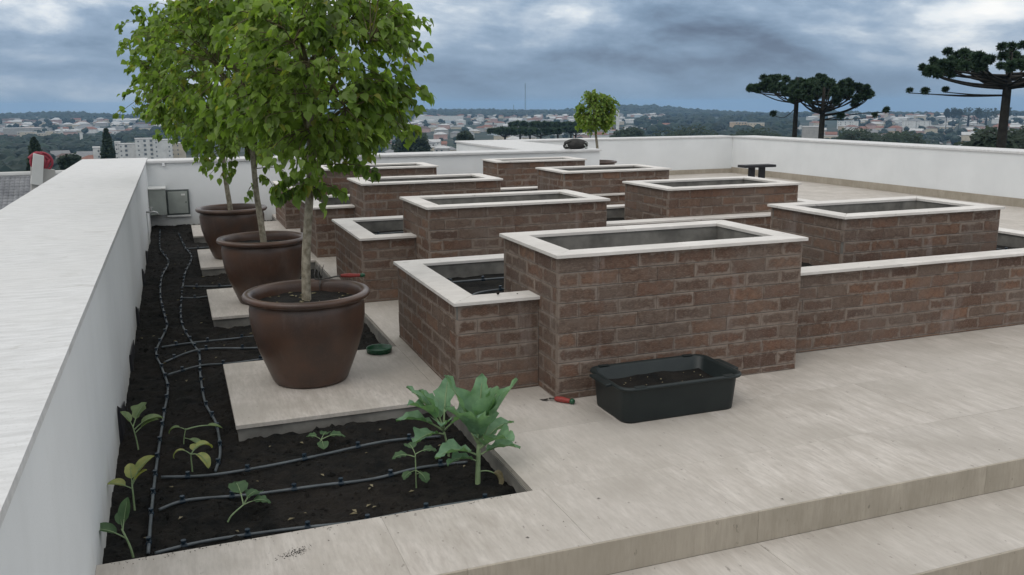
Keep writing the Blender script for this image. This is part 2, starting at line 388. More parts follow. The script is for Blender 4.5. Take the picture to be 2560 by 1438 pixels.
for j in range(ny+1): V.append((V[j*(nx+1)][0]+.002, V[j*(nx+1)][1], .965))
for j in range(ny): F.append((j*(nx+1), (j+1)*(nx+1), n2_+j+1, n2_+j))
o = mesh('wall_top', V, F, 'parapet', r, False); o.location = (.95, -8, 0)
wall('parapet_wall', 'long white wall closing the far end of the brick planters, thin rounded coping',
     [(-.4398, 8.00, 16.02, 16.55, -14, .952)], [(rect(-.4295, 8.03, 15.985, 16.58), .953, .998)])
wall('parapet_wall', 'broad white wall top running away behind the end wall to the far corner',
     [(6.60, 7.995, 16.5505, 20.62, -14, .95)], [(rect(6.57, 8.015, 16.5815, 20.60), .951, .997)])
wall('parapet_wall', 'far white wall behind the small potted tree and the black bench',
     [(6.61, 14.35, 20.6205, 21.2, -14, .955)], [(rect(6.58, 14.36, 20.603, 21.23), .956, 1.0)])
wall('parapet_wall', 'long bright white wall along the right side of the terrace with grey skirting',
     [(14.351, 15.0, 1.0, 21.2, -14, .955)], [(rect(14.325, 15.03, 1.0, 20.6015), .956, 1.002)])
sk = tag(empty('stone_skirting', (14.3, 10, 0)), 'grey travertine skirting strip along the foot of the right wall', 'skirting')
y = 3.3
while y < 20.5:
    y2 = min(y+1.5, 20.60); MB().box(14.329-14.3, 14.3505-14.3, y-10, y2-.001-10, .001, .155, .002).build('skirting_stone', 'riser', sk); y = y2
sk = tag(empty('stone_skirting', (11, 20.6, 0)), 'pale skirting strip along the foot of the far wall', 'skirting')
x = 7.5
while x < 14.3:
    x2 = min(x+1.5, 14.328); MB().box(x-11, x2-.001-11, -.001, .02, .001, .12, .002).build('skirting_stone', 'riser', sk); x = x2
# lower body of the house the terrace crowns
tag(MB().box(-.44, 14.35, 2.7, 20.6, -14, -.62).build('terrace_building', 'plaster'), kind='structure')

# ------------------------------------------------------------------ soil bed with its lumpy earth
SX0, SX1, SY0, SY1 = -.44, 1.56, 3.80, 16.02
SLABS = [(.225, 1.553, 5.30, 6.68), (.215, 1.553, 8.27, 9.60), (.20, 1.553, 10.96, 12.40), (.18, 1.553, 13.73, 15.06)]
def soil_z(x, y):
    z = -.105+.024*fn(x, y, 0, 2.1)+.022*fn(x, y, 5, 7)+.016*fn(x, y, 9, 19)+.008*fn(x, y, 3, 43)
    z += .035*math.exp(-((y-5.22)/.10)**2)*(1 if .5 < x < 1.5 else 0)*max(0, min(1, (x-.5)*5))
    return min(z, -.035)
nx, ny = 90, 460; V = []; F = []
for j in range(ny+1):
    y = SY0+(SY1-SY0)*(j/ny)**1.25
    for i in range(nx+1):
        x = SX0+(SX1-SX0)*i/nx; V.append((x, y, soil_z(x, y)))
for j in range(ny):
    for i in range(nx): a = j*(nx+1)+i; F.append((a, a+1, a+nx+2, a+nx+1))
tag(mesh('garden_soil', V, F, 'soil', None, True), kind='structure')
random.seed(11); mb = MB()
OCT = [(1, 0, 0), (-1, 0, 0), (0, 1, 0), (0, -1, 0), (0, 0, 1), (0, 0, -1)]; OF = [(0, 2, 4), (2, 1, 4), (1, 3, 4), (3, 0, 4), (2, 0, 5), (1, 2, 5), (3, 1, 5), (0, 3, 5)]
for i in range(5200):
    x = random.uniform(SX0+.02, SX1-.03); y = SY0+.03+(SY1-SY0-.1)*random.random()**1.9
    if any(s[0]-.01 < x and s[2]-.01 < y < s[3]+.01 for s in SLABS): continue
    s_ = random.uniform(.003, .012)*(2.2 if random.random() < .07 else 1); z = soil_z(x, y)
    mb.add([(x+v[0]*s_*random.uniform(.6, 1.4), y+v[1]*s_*random.uniform(.6, 1.4), z+v[2]*s_*random.uniform(.5, 1)) for v in OCT], OF)
tag(mb.build('soil_clods', 'soil'), 'loose crumbs of earth over the soil bed', 'soil', kind='stuff')
mb = MB()
for i in range(110):
    x = random.uniform(SX0+.05, SX1-.05); y = SY0+.05+(SY1-SY0-2)*random.random()**1.7
    if any(s[0]-.02 < x and s[2]-.02 < y < s[3]+.02 for s in SLABS): continue
    a = random.uniform(0, 6.3); l_ = random.uniform(.008, .022); z = soil_z(x, y)+.012
    c_, s_ = math.cos(a), math.sin(a)
    pts = [(-1, 0, 0), (-.2, .45, .3), (1, 0, .1), (-.1, -.45, .35), (0, 0, -.05)]
    mb.add([(x+(p_[0]*c_-p_[1]*s_)*l_, y+(p_[0]*s_+p_[1]*c_)*l_, z+p_[2]*l_) for p_ in pts], [(0, 4, 1), (1, 4, 2), (2, 4, 3), (3, 4, 0)])
tag(mb.build('leaf_litter', 'dry'), 'dry leaf scraps scattered on the black soil', 'leaf litter', kind='stuff')
# kerb side of the bed (cut edge of the terrace slab)
mb = MB().box(1.545, 1.5645, 3.801, 16.0, -.5, -.031).box(-.44, 1.5645, 3.785, 3.7995, -.5, -.031)
o = mb.build('bed_edging', 'render'); tag(o, kind='structure')
# pedestals under the pots
for k, (x0, x1, y0, y1) in enumerate(SLABS):
    lab = ['pale stone slab under the nearest clay pot, green dish at its corner', 'pale stone slab under the middle clay pot',
           'pale stone slab under the farthest clay pot', 'small pale slab glimpsed behind the farthest clay pot'][k]
    r = tag(empty('stone_pedestal', ((x0+x1)/2, (y0+y1)/2, 0)), lab, 'stone slab')
    hx, hy = (x1-x0)/2, (y1-y0)/2
    MB().box(-hx+.012, hx-.002, -hy+.012, hy-.01, -.35, -.0255).build('plinth', 'render', r)
    MB().box(-hx, hx-.001, -hy, hy, -.025, .001, .002).build('slab_top', 'floor', r)

# ------------------------------------------------------------------ brickwork
BW, BH = .286, .0995
_bc = {}
def brick_mesh(w_, h_):
    key = (round(w_/.004), round(h_/.004))
    if key in _bc: return _bc[key]
    a, h2 = w_/2-.0005, h_/2-.0017; c = .0045; inn = min(.030, h2*.8, a*.8)
    ring = lambda ax, hz, y: [(-ax, y, -hz), (ax, y, -hz), (ax, y, hz), (-ax, y, hz)]
    V = ring(a, h2, .03)+ring(a, h2, c*.7)+ring(a-c*.6, h2-c*.6, 0)+ring(a-inn, h2-inn, -.0008)
    F = []
    for k in (0, 4, 8):
        for i in range(4): j = (i+1) % 4; F.append((k+i, k+j, k+4+j, k+4+i))
    F.append((12, 13, 14, 15))
    me = bpy.data.meshes.new('brick'); me.from_pydata(V, [], F); me.materials.append(MAT['brick'])
    at_ = me.attributes.new('edge', 'FLOAT', 'POINT'); at_.data.foreach_set('value', [0]*4+[0]*4+[.06]*4+[1.]*4)
    me.update(); _bc[key] = me; return me
def lay(parent, ox, oy, ang, length, ztop, zbot, seed, vis=None, joined=False):
    """courses of bricks; the face runs from (ox,oy) along angle ang and looks to its right-hand side"""
    rnd = random.Random(seed); ux, uy = math.cos(ang), math.sin(ang); z1 = ztop; row = 0; px, py = parent.location.x, parent.location.y
    jb = MB()
    while z1 > zbot+.012:
        z0 = max(z1-BH, zbot); s_ = -(BW/2 if row % 2 else 0)-rnd.choice([0, 0, .012, -.01])
        while s_ < length-1e-4:
            a, b_ = max(s_, 0), min(s_+BW, length)
            if b_-a < .03: s_ += BW; continue
            if length-b_ < .035: b_ = length
            m_ = (a+b_)/2; cx, cy = ox+ux*m_, oy+uy*m_
            if vis is None or vis(cx, cy, (z0+z1)/2):
                j = rnd.uniform(-.0016, .0016)
                loc = (cx-px+uy*j, cy-py-ux*j, (z0+z1)/2)
                me = brick_mesh(b_-a, z1-z0)
                if joined:
                    jb.add([(loc[0]+v.co.x*ux-v.co.y*uy, loc[1]+v.co.x*uy+v.co.y*ux, loc[2]+v.co.z) for v in me.vertices], [tuple(p_.vertices) for p_ in me.polygons])
                else:
                    o = bpy.data.objects.new('brick', me); C.objects.link(o); o.parent = parent
                    o.location = loc; o.rotation_euler = (rnd.uniform(-.006, .006), rnd.uniform(-.003, .003), ang+rnd.uniform(-.003, .003))
            s_ += BW
            if b_ == length: break
        z1 = z0; row += 1
    if joined and jb.F: tag(jb.build('brickwork', 'brick', parent), kind='stuff')
def coping_run(parent, P0, P1, wdt, z0, z1, m0, m1, stone=1.1):
    """coping from P0 to P1 (outer edge), body to the left of the run; m0/m1 = mitre at that end"""
    P0, P1 = Vector(P0), Vector(P1); d = (P1-P0); Ln = d.length; d.normalize(); nrm = Vector((-d.y, d.x))
    n = max(1, round(Ln/stone)); pl = Vector((parent.location.x, parent.location.y))
    for i in range(n):
        a, b_ = Ln*i/n, Ln*(i+1)/n; g = .0009
        a0, b0 = a+(0 if i == 0 else g), b_-(0 if i == n-1 else g)
        a1 = a0+(wdt if i == 0 and m0 else 0); b1 = b0-(wdt if i == n-1 and m1 else 0)
        if i == 0 and m0: a0 += .001; a1 += .001
        if i == n-1 and m1: b0 -= .001; b1 -= .001
        P = [P0+d*a0-pl, P0+d*b0-pl, P0+d*b1+nrm*wdt-pl, P0+d*a1+nrm*wdt-pl]
        MB().prism([tuple(q) for q in P], z0, z1, .003).build('coping_stone', 'coping', parent)

TALL = [(2.15, 4.045, 4.872, 5.90, 0), (2.10, 3.955, 7.67, 8.70, 1), (2.04, 3.82, 10.32, 11.25, 2), (1.95, 3.735, 12.90, 13.80, 3),
        (5.055, 6.825, 5.67, 6.68, 0), (4.985, 6.753, 8.31, 9.37, 1), (4.925, 6.615, 10.95, 11.95, 2), (4.85, 6.46, 13.40, 14.18, 3)]
TL = ['nearest tall brick planter with white stone rim, black tub at its foot', 'tall brick planter second in the left line, just behind the nearest one',
      'tall brick planter third in the left line, beside the leaves of the front tree', 'farthest tall brick planter of the left line, half hidden by leaves',
      'tall brick planter at the right edge, set inside the long low bed', 'tall brick planter second in the right line, in front of the black bench',
      'tall brick planter third in the right line, before the far pot', 'farthest tall brick planter of the right line against the white end wall']
def soil_patch(name, parent, x0, x1, y0, y1, z, seed):
    nx = max(4, int((x1-x0)/.06)); ny = max(4, int((y1-y0)/.06)); V = []; F = []; pl = parent.location
    for j in range(ny+1):
        for i in range(nx+1):
            x = x0+(x1-x0)*i/nx; y = y0+(y1-y0)*j/ny; V.append((x-pl.x, y-pl.y, z+.02*fn(x, y, seed, 4)+.012*fn(x, y, seed, 15)))
    for j in range(ny):
        for i in range(nx): a = j*(nx+1)+i; F.append((a, a+1, a+nx+2, a+nx+1))
    return tag(mesh(name, V, F, 'soil', parent, True), kind='stuff')
def ringbox(parent, x0, x1, y0, y1, t, z0, z1, mat='render', name='planter_core'):
    pl = parent.location; mb = MB()
    x0 -= pl.x; x1 -= pl.x; y0 -= pl.y; y1 -= pl.y
    V = [(x0, y0), (x1, y0), (x1, y1), (x0, y1), (x0+t, y0+t), (x1-t, y0+t), (x1-t, y1-t), (x0+t, y1-t)]
    VV = [(a, b_, z0) for a, b_ in V]+[(a, b_, z1) for a, b_ in V]; F = []
    for i in range(4):
        j = (i+1) % 4
        F += [(i, j, 8+j, 8+i), (4+j, 4+i, 12+i, 12+j), (8+i, 8+j, 12+j, 12+i), (j, i, 4+i, 4+j)]
    return mb.add(VV, F).build(name, mat, parent)
ZC = .944
TALL = [tuple(q*1.02 for q in T_[:4])+(T_[4],) for T_ in TALL]
for k, (x0, x1, y0, y1, bi) in enumerate(TALL):
    r = tag(empty('brick_planter', ((x0+x1)/2, (y0+y1)/2, 0)), TL[k], 'planter', 'tall brick planters')
    o = .025; a0, a1, b0, b1 = x0+o, x1-o, y0+o, y1-o
    ringbox(r, a0+.006, a1-.006, b0+.006, b1-.006, .125, -.02, ZC-.001)
    B = BEDS[bi]
    zmin = 0 if k < 4 else .47
    lay(r, a0, b0, 0, a1-a0, ZC, zmin, 100+k)
    vis_ = (lambda x, y, z, B=B: y < B[2]+.20 or z > .44) if k < 4 else (lambda x, y, z: z > .46)
    lay(r, a0, b1-.0305, -math.pi/2, b1-b0-.061, ZC, 0, 200+k, vis_)
    lay(r, a1, b0+.0305, math.pi/2, b1-b0-.061, ZC, 0, 300+k, vis_, True)
    lay(r, a1, b1, math.pi, a1-a0, ZC, .46, 400+k, None, True)
    for P0, P1 in (((x0, y0), (x1, y0)), ((x1, y0), (x1, y1)), ((x1, y1), (x0, y1)), ((x0, y1), (x0, y0))):
        coping_run(r, P0, P1, .165, ZC, ZC+.023, True, True, 1.0)
    soil_patch('potting_soil', r, a0+.1, a1-.1, b0+.1, b1-.1, .60, k)
BL = ['nearest low brick bed stretching right from the small corner in front of the big pot', 'second low brick bed, just behind the nearest long bed',
      'third low brick bed, partly screened by the front tree trunk', 'farthest low brick bed against the white end wall']
ZL = .617
for k, (x0, x1, y0, y1) in enumerate(BEDS):
    r = tag(empty('low_brick_bed', ((x0+x1)/2, (y0+y1)/2, 0)), BL[k], 'planter bed', 'low brick beds')
    t0, t1 = TALL[k][0]+.025, TALL[k][1]-.025
    ringbox(r, x0+.006, x1-.006, y0+.006, y1-.006, .15, -.02, ZL-.001)
    lay(r, x0, y0, 0, t0-x0-.002, ZL, 0, 500+k); lay(r, t1+.002, y0, 0, x1-t1-.002, ZL, 0, 510+k)
    lay(r, x0, y1-.0305, -math.pi/2, y1-y0-.061, ZL, 0, 520+k)
    lay(r, x1, y0+.0305, math.pi/2, y1-y0-.061, ZL, 0, 530+k, None, True)
    lay(r, x1, y1, math.pi, x1-x0, ZL, 0, 540+k, None, True)
    q = .025; X0_, X1_, Y0_, Y1_ = x0-q, x1+q, y0-q, y1+q; W_ = .195
    coping_run(r, (X0_, Y0_), (t0-.001, Y0_), W_, ZL, ZL+.023, True, False)
    coping_run(r, (t1+.001, Y0_), (X1_, Y0_), W_, ZL, ZL+.023, False, True)
    coping_run(r, (X1_, Y0_), (X1_, Y1_), W_, ZL, ZL+.023, True, True, 1.7)
    coping_run(r, (X1_, Y1_), (X0_, Y1_), W_, ZL, ZL+.023, True, True)
    coping_run(r, (X0_, Y1_), (X0_, Y0_), W_, ZL, ZL+.023, True, True, 1.7)
    soil_patch('bed_soil', r, x0+.1, x1-.1, y0+.1, y1-.1, .50, 40+k)

# ------------------------------------------------------------------ drip hoses
def hose(path, label, zoff=.016, r=.0085, drips=(), base=None, group='drip irrigation hoses'):
    root = tag(empty('drip_hose', (path[0][0], path[0][1], 0)), label, 'hose', group)
    zf = base or soil_z
    P = smooth_path([(x, y, zf(x, y)+zoff) for x, y in path], 8); o0 = Vector((path[0][0], path[0][1], 0))
    mb = MB(); mb.tube([p_-o0 for p_ in P], r, 8); mb.build('pipe', 'hose', root, True)
    tot = [0]
    for a, b_ in zip(P, P[1:]): tot.append(tot[-1]+(b_-a).length)
    n = int(tot[-1]/.27); 
    for i in range(n):
        d = (i+.5)*tot[-1]/n; j = max(k_ for k_ in range(len(tot)) if tot[k_] <= d)
        p_ = P[j]-o0; q = (P[min(j+1, len(P)-1)]-P[max(j-1, 0)]).normalized()*.014
        mb = MB(); mb.tube([p_-q, p_+q], .0125, 8); mb.tube([p_, p_+Vector((0, 0, .024))], .007, 8); mb.tube([p_+Vector((0, 0, .02)), p_+Vector((0, 0, .029))], .0125, 8)
        mb.build('dripper', 'dripper', root)
hose([(-.25, 4.03), (-.24, 4.6), (-.22, 5.28), (-.19, 6.0), (-.17, 6.6), (-.215, 7.1), (-.26, 7.62), (-.18, 8.4), (-.2, 8.9), (-.25, 10.02), (-.24, 11.0), (-.17, 12.15), (-.28, 13.3), (-.30, 15.4)], 'wavy drip hose nearest the left parapet, running the length of the bed')
hose([(.08, 4.86), (.12, 5.15), (.12, 5.58), (.07, 6.09), (.06, 6.78), (.07, 7.37), (.02, 7.86), (-.05, 8.58), (-.04, 9.71), (.02, 11.2), (.12, 12.3), (.04, 13.48), (-.02, 14.84)], 'second wavy drip hose, beside the stone slabs')
hose([(-.20, 4.88), (.04, 4.82), (.32, 4.81), (.61, 4.86), (1.05, 4.92), (1.40, 4.93)], 'cross hose just in front of the nearest stone slab')
hose([(-.21, 4.49), (-.07, 4.54), (.23, 4.49), (.59, 4.44), (.87, 4.44), (1.15, 4.46), (1.42, 4.46)], 'cross hose through the middle of the front soil')
hose([(-.22, 4.00), (.01, 4.05), (.38, 4.03), (.71, 3.98), (1.01, 3.965), (1.25, 3.96), (1.50, 3.97)], 'cross hose closest to the front stone edge')
hose([(-.22, 7.70), (-.01, 7.8), (.29, 7.79), (.9, 7.8)], 'cross hose running behind the nearest pot, upper of three')
hose([(-.20, 7.28), (.08, 7.46), (.52, 7.37), (.9, 7.38)], 'cross hose running behind the nearest pot, middle of three')
hose([(-.17, 6.86), (.07, 6.99), (.31, 7.03), (.7, 7.0)], 'thin cross hose touching the back of the nearest slab')
hose([(.0, 10.28), (.42, 10.21), (.8, 10.27)], 'cross hose behind the middle pot, farther one')
hose([(-.03, 9.74), (.19, 9.70), (.46, 9.86), (.8, 9.9)], 'cross hose behind the middle pot, nearer one')
hose([(.04, 13.1), (.45, 13.2), (.8, 13.2)], 'cross hose behind the farthest pot')
bz = lambda x, y: .50
hose([(1.86, 6.45), (2.4, 6.46), (3.5, 6.47)], 'blue hose inside the nearest low bed, straight one', .035, base=bz)
hose([(1.86, 5.75), (2.02, 6.02), (2.4, 6.10)], 'bent black hose inside the nearest low bed', .03, base=bz)
hose([(4.55, 6.45), (4.45, 6.0), (4.62, 5.75), (4.75, 5.66)], 'short hose in the nearest low bed beside the right tall planter', .035, base=bz)
hose([(7.15, 5.8), (7.2, 6.3), (7.3, 6.7)], 'hose at the right end of the nearest low bed', .035, base=bz)
hose([(1.86, 9.2), (2.2, 9.28), (2.9, 9.3)], 'hose inside the second low bed', .035, base=bz)

# ------------------------------------------------------------------ clay pots
def clay_pot(x, y, label, H=.64, rr=.432):
    r = tag(empty('clay_pot', (x, y, .001)), label, 'plant pot', 'brown clay pots')
    k = rr/.432; h = H/.64
    prof = [(.215, 0), (.25, .004), (.265, .03), (.30, .12), (.345, .24), (.378, .36), (.392, .46), (.394, .53), (.385, .565), (.378, .58)]
    prof += [(.392, .588), (.418, .592), (.432, .606), (.434, .622), (.424, .636), (.402, .641), (.380, .634), (.368, .615), (.362, .58), (.362, .5), (.35, .40)]
    MB().lathe([(a*k, z*h) for a, z in prof], 72).build('pot_body', 'clay', r, True)
    V = [(0, 0, .560*h)]; F = []; n = 40
    for j in range(1, 9):
        for i in range(n):
            a = 2*math.pi*i/n; q = .366*k*j/8; V.append((q*math.cos(a), q*math.sin(a), .555*h+.012*fn(q*math.cos(a)+x, q*math.sin(a), y, 9)+.02*(1-j/8)))
    for i in range(n): F.append((0, 1+i, 1+(i+1) % n))
    for j in range(7):
        for i in range(n): i2 = (i+1) % n; F.append((1+j*n+i, 1+(j+1)*n+i, 1+(j+1)*n+i2, 1+j*n+i2))
    mesh('potting_soil', V, F, 'soil', r, True)
    return r
POTS = [(.79, 6.08), (.752, 8.82), (.635, 11.62)]
clay_pot(*POTS[0], 'nearest large brown clay pot, garden fork resting on its rim')
clay_pot(*POTS[1], 'middle large brown clay pot of the row by the parapet')
clay_pot(*POTS[2], 'farthest large brown clay pot of the row, next to the grey wall box')
clay_pot(8.98, 18.0, 'brown clay pot behind the end wall, holding the small round tree', .62, .40)
mb = MB(); random.seed(3)
for i in range(40):
    a = random.uniform(0, 6.28); q = .33*math.sqrt(random.random()); x = POTS[0][0]+q*math.cos(a); y = POTS[0][1]+q*math.sin(a); l_ = random.uniform(.008, .022); th = random.uniform(0, 6)
    c_, s_ = math.cos(th), math.sin(th)
    mb.add([(x+(p_[0]*c_-p_[1]*s_)*l_, y+(p_[0]*s_+p_[1]*c_)*l_, .572+p_[2]*l_) for p_ in [(-1, 0, 0), (-.2, .45, .3), (1, 0, .1), (-.1, -.45, .35), (0, 0, -.05)]], [(0, 4, 1), (1, 4, 2), (2, 4, 3), (3, 4, 0)])
tag(mb.build('leaf_litter', 'dry'), 'dry leaf scraps on the soil of the nearest pot', 'leaf litter', kind='stuff')

# ------------------------------------------------------------------ potted trees
# heart shaped leaf with a drip tip, folded along its midrib
LP = [(0, 0, 0), (.30, .10, .05), (.42, .34, .09), (.30, .62, .07), (.10, .86, .02), (0, 1.02, -.06), (-.10, .86, .02), (-.30, .62, .07), (-.42, .34, .09), (-.30, .10, .05), (0, .33, -.02), (0, .64, -.03)]
LF = [(0, 1, 10), (1, 2, 10), (2, 3, 11, 10), (3, 4, 11), (4, 5, 11), (5, 6, 11), (6, 7, 11), (7, 8, 10, 11), (8, 9, 10), (9, 0, 10)]
LPn = np.array(LP)
def frame_for(d, roll_, rnd):
    d = Vector(d).normalized(); s_ = d.cross(Vector((0, 0, 1)))
    if s_.length < .05: s_ = Vector((1, 0, 0))
    s_.normalize(); n_ = s_.cross(d)
    q = Matrix.Rotation(roll_, 3, d); s_ = q @ s_; n_ = q @ n_
    return np.array([list(s_), list(d), list(n_)])
def leaf_geo(p_, d, size, roll_, rnd):
    A = frame_for(d, roll_, rnd); P = LPn.copy(); P[:, 0] *= rnd.uniform(.8, 1.05); P[:, 2] *= rnd.uniform(-.3, 2.2)
    P[:, 2] -= P[:, 1]**2*rnd.uniform(0, .25)
    return (P*size) @ A + np.array(p_)
def potted_tree(name, label, px_, py_, z0, trunk, crown_c, crown_r, ntwig, nleaf, size, seed, nparts=300, low=(), hang=1.0, flat=0, keep=None):
    rnd = random.Random(seed); o0 = Vector((px_, py_, z0))
    root = tag(empty(name, o0), label, 'tree', 'small trees in clay pots')
    T = smooth_path(trunk, 6); n = len(T)
    mb = MB(); mb.tube([p_-o0 for p_ in T], [trunk_r*(1-.35*i/n) for i, trunk_r in enumerate([.034]*n)], 12)
    tr = mb.build('trunk', 'bark', root, True)
    top = T[-1]; cc = Vector(crown_c); cr = Vector(crown_r); br = MB(); leaves = []
    tips = []
    while len(tips) < ntwig:
        v = Vector((rnd.gauss(0, 1), rnd.gauss(0, 1), rnd.gauss(0, 1))).normalized(); q = rnd.uniform(.25, 1)**.45
        v = Vector([math.copysign(abs(c_)**.8, c_) for c_ in v])
        lump = 1+.32*fn(v.x, v.y, v.z+seed, 2.3)+.14*fn(v.x, v.y, v.z+seed, 5)
        p_ = Vector((cc.x+v.x*cr.x*q*lump, cc.y+v.y*cr.y*q*lump, cc.z+v.z*cr.z*q*lump))
        if fn(p_.x, p_.y, p_.z+seed*3, 3.2) < -.24: continue
        tips.append((p_, v))
    limbs = []
    for k in range(11):
        a = k*2.4+rnd.uniform(-.3, .3); st_ = T[int(n*rnd.uniform(.72, 1))-1]; e_ = cc+Vector((math.cos(a)*cr.x*.62, math.sin(a)*cr.y*.62, cr.z*rnd.uniform(-.45, .85)))
        pth = smooth_path([st_, st_.lerp(e_, .45)+Vector((0, 0, .10)), e_], 6); limbs.append(pth)
        br.tube([p_-o0 for p_ in pth], [.017*(1-.7*i/len(pth)) for i in range(len(pth))], 6)
    for tip, v in tips:
        best = min((p_ for l_ in limbs for p_ in l_[3:]), key=lambda q: (q-tip).length+max(0, q.z-tip.z)*.6)
        mid = best.lerp(tip, .55)+Vector((rnd.uniform(-.04, .04), rnd.uniform(-.04, .04), rnd.uniform(0, .06)))
        pth = smooth_path([best, mid, tip, tip+Vector((v.x*.05, v.y*.05, -.06*hang))], 4)
        br.tube([p_-o0 for p_ in pth], [.005*(1-.75*i/len(pth)) for i in range(len(pth))], 4, False)
        m_ = len(pth)
        for i in range(nleaf):
            t_ = rnd.uniform(.45, 1.0) if rnd.random() < .8 else rnd.uniform(.2, .5)
            p_ = pth[min(m_-1, int(t_*m_))]+Vector((rnd.gauss(0, .020), rnd.gauss(0, .020), rnd.gauss(0, .02)))
            d = Vector((v.x*.6+rnd.gauss(0, .55), v.y*.6+rnd.gauss(0, .55), -rnd.uniform(.35, 1.3)*hang+v.z*.25))
            leaves.append((p_, d, size*rnd.uniform(.6, 1.15)))
    for (lp, cnt) in low:      # stray twigs that hang under the crown
        pth = smooth_path(lp, 4); br.tube([p_-o0 for p_ in pth], [.005*(1-.6*i/len(pth)) for i in range(len(pth))], 5)
        for i in range(cnt):
            p_ = pth[max(0, int(len(pth)*rnd.uniform(.35, 1))-1)]+Vector((rnd.gauss(0, .012), rnd.gauss(0, .012), rnd.gauss(0, .01)))
            leaves.append((p_, Vector((rnd.gauss(0, .45), rnd.gauss(0, .3), -1)), size*rnd.uniform(.8, 1.25)))
    bo = br.build('branches', 'twig', root, True)
    if keep: leaves = [l_ for l_ in leaves if keep(l_[0])]
    camp = Vector((0, 0, CAM_H))
    leaves.sort(key=lambda l_: (l_[0]-camp).length/l_[2])
    ln = len(LP); V = []; F = []; tint = []
    for k, (p_, d, sz) in enumerate(leaves):
        tnt = rnd.random()
        if k < nparts:
            g = leaf_geo((0, 0, 0), d, sz, rnd.gauss(0, .7), rnd)
            mesh('leaf', g, LF, 'leaf', root, True, loc=p_-o0, attrs={'tint': [tnt]*ln})
        else:
            g = leaf_geo(p_-o0, d, sz, rnd.gauss(0, .7), rnd); b_ = len(V); V.extend(g.tolist()); F.extend([tuple(i+b_ for i in f) for f in LF]); tint += [tnt]*ln
    tag(mesh('foliage', V, F, 'leaf', root, True, attrs={'tint': tint}), kind='stuff')
    return root
Vv = Vector
potted_tree('potted_tree', 'nearest leafy potted tree with a straight mottled trunk, standing in the front pot', .79, 6.08, .51,
            [(.785, 6.09, .50), (.79, 6.10, .62), (.80, 6.1, .85), (.825, 6.1, 1.1), (.85, 6.1, 1.32), (.87, 6.1, 1.6), (.88, 6.12, 1.85), (.88, 6.12, 2.2)],
            (.97, 6.12, 2.14), (.66, .62, .66), 350, 17, .068, 1,
            low=[([(.86, 6.1, 1.38), (.98, 6.05, 1.36), (1.08, 6.0, 1.30)], 20), ([(.86, 6.1, 1.36), (.75, 6.05, 1.35), (.60, 6.0, 1.30)], 30), ([(.86, 6.1, 1.42), (.80, 5.95, 1.4), (.72, 5.9, 1.30)], 24),
                 ([(.87, 6.1, 1.5), (1.15, 6.0, 1.5), (1.30, 5.95, 1.44)], 26), ([(.87, 6.1, 1.45), (.70, 6.0, 1.42), (.58, 5.95, 1.36)], 26), ([(.87, 6.1, 1.35), (.90, 6.0, 1.33), (.93, 5.95, 1.2)], 8)])
potted_tree('potted_tree', 'middle leafy potted tree whose crown merges with its neighbours', .752, 8.82, .51,
            [(.762, 8.82, .50), (.755, 8.82, .65), (.735, 8.83, .9), (.72, 8.83, 1.1), (.71, 8.84, 1.5), (.70, 8.85, 2.2)],
            (.68, 8.85, 2.30), (.84, .8, .86), 360, 17, .074, 2,
            low=[([(.72, 8.83, 1.15), (.66, 8.8, 1.12), (.62, 8.75, 1.02)], 5), ([(.72, 8.83, 1.2), (.82, 8.8, 1.22), (.9, 8.75, 1.08)], 12), ([(.72, 8.83, 1.3), (.95, 8.8, 1.3), (1.05, 8.75, 1.15)], 14)])
potted_tree('potted_tree', 'farthest leafy potted tree of the row, two sparse twigs below its crown', .635, 11.62, .50,
            [(.625, 11.6, .49), (.615, 11.6, .65), (.59, 11.6, .95), (.577, 11.6, 1.26), (.57, 11.6, 1.6), (.56, 11.6, 2.3)],
            (.50, 11.6, 2.34), (.96, .9, .94), 400, 17, .080, 3,
            low=[([(.575, 11.6, 1.27), (.48, 11.5, 1.15), (.36, 11.45, 1.03)], 6), ([(.58, 11.6, 1.08), (.54, 11.5, 1.07), (.50, 11.45, .98)], 5), ([(.58, 11.6, 1.13), (.62, 11.5, 1.15), (.68, 11.4, 1.12)], 3)])
potted_tree('potted_tree', 'small round-headed tree in the distant pot, bright green against the sky', 8.98, 18.0, .52,
            [(8.95, 18.0, .52), (8.93, 18.0, .9), (8.88, 18.0, 1.30), (8.88, 18.0, 1.9)],
            (8.88, 18.0, 1.74), (.40, .40, .46), 420, 11, .062, 4, nparts=0)

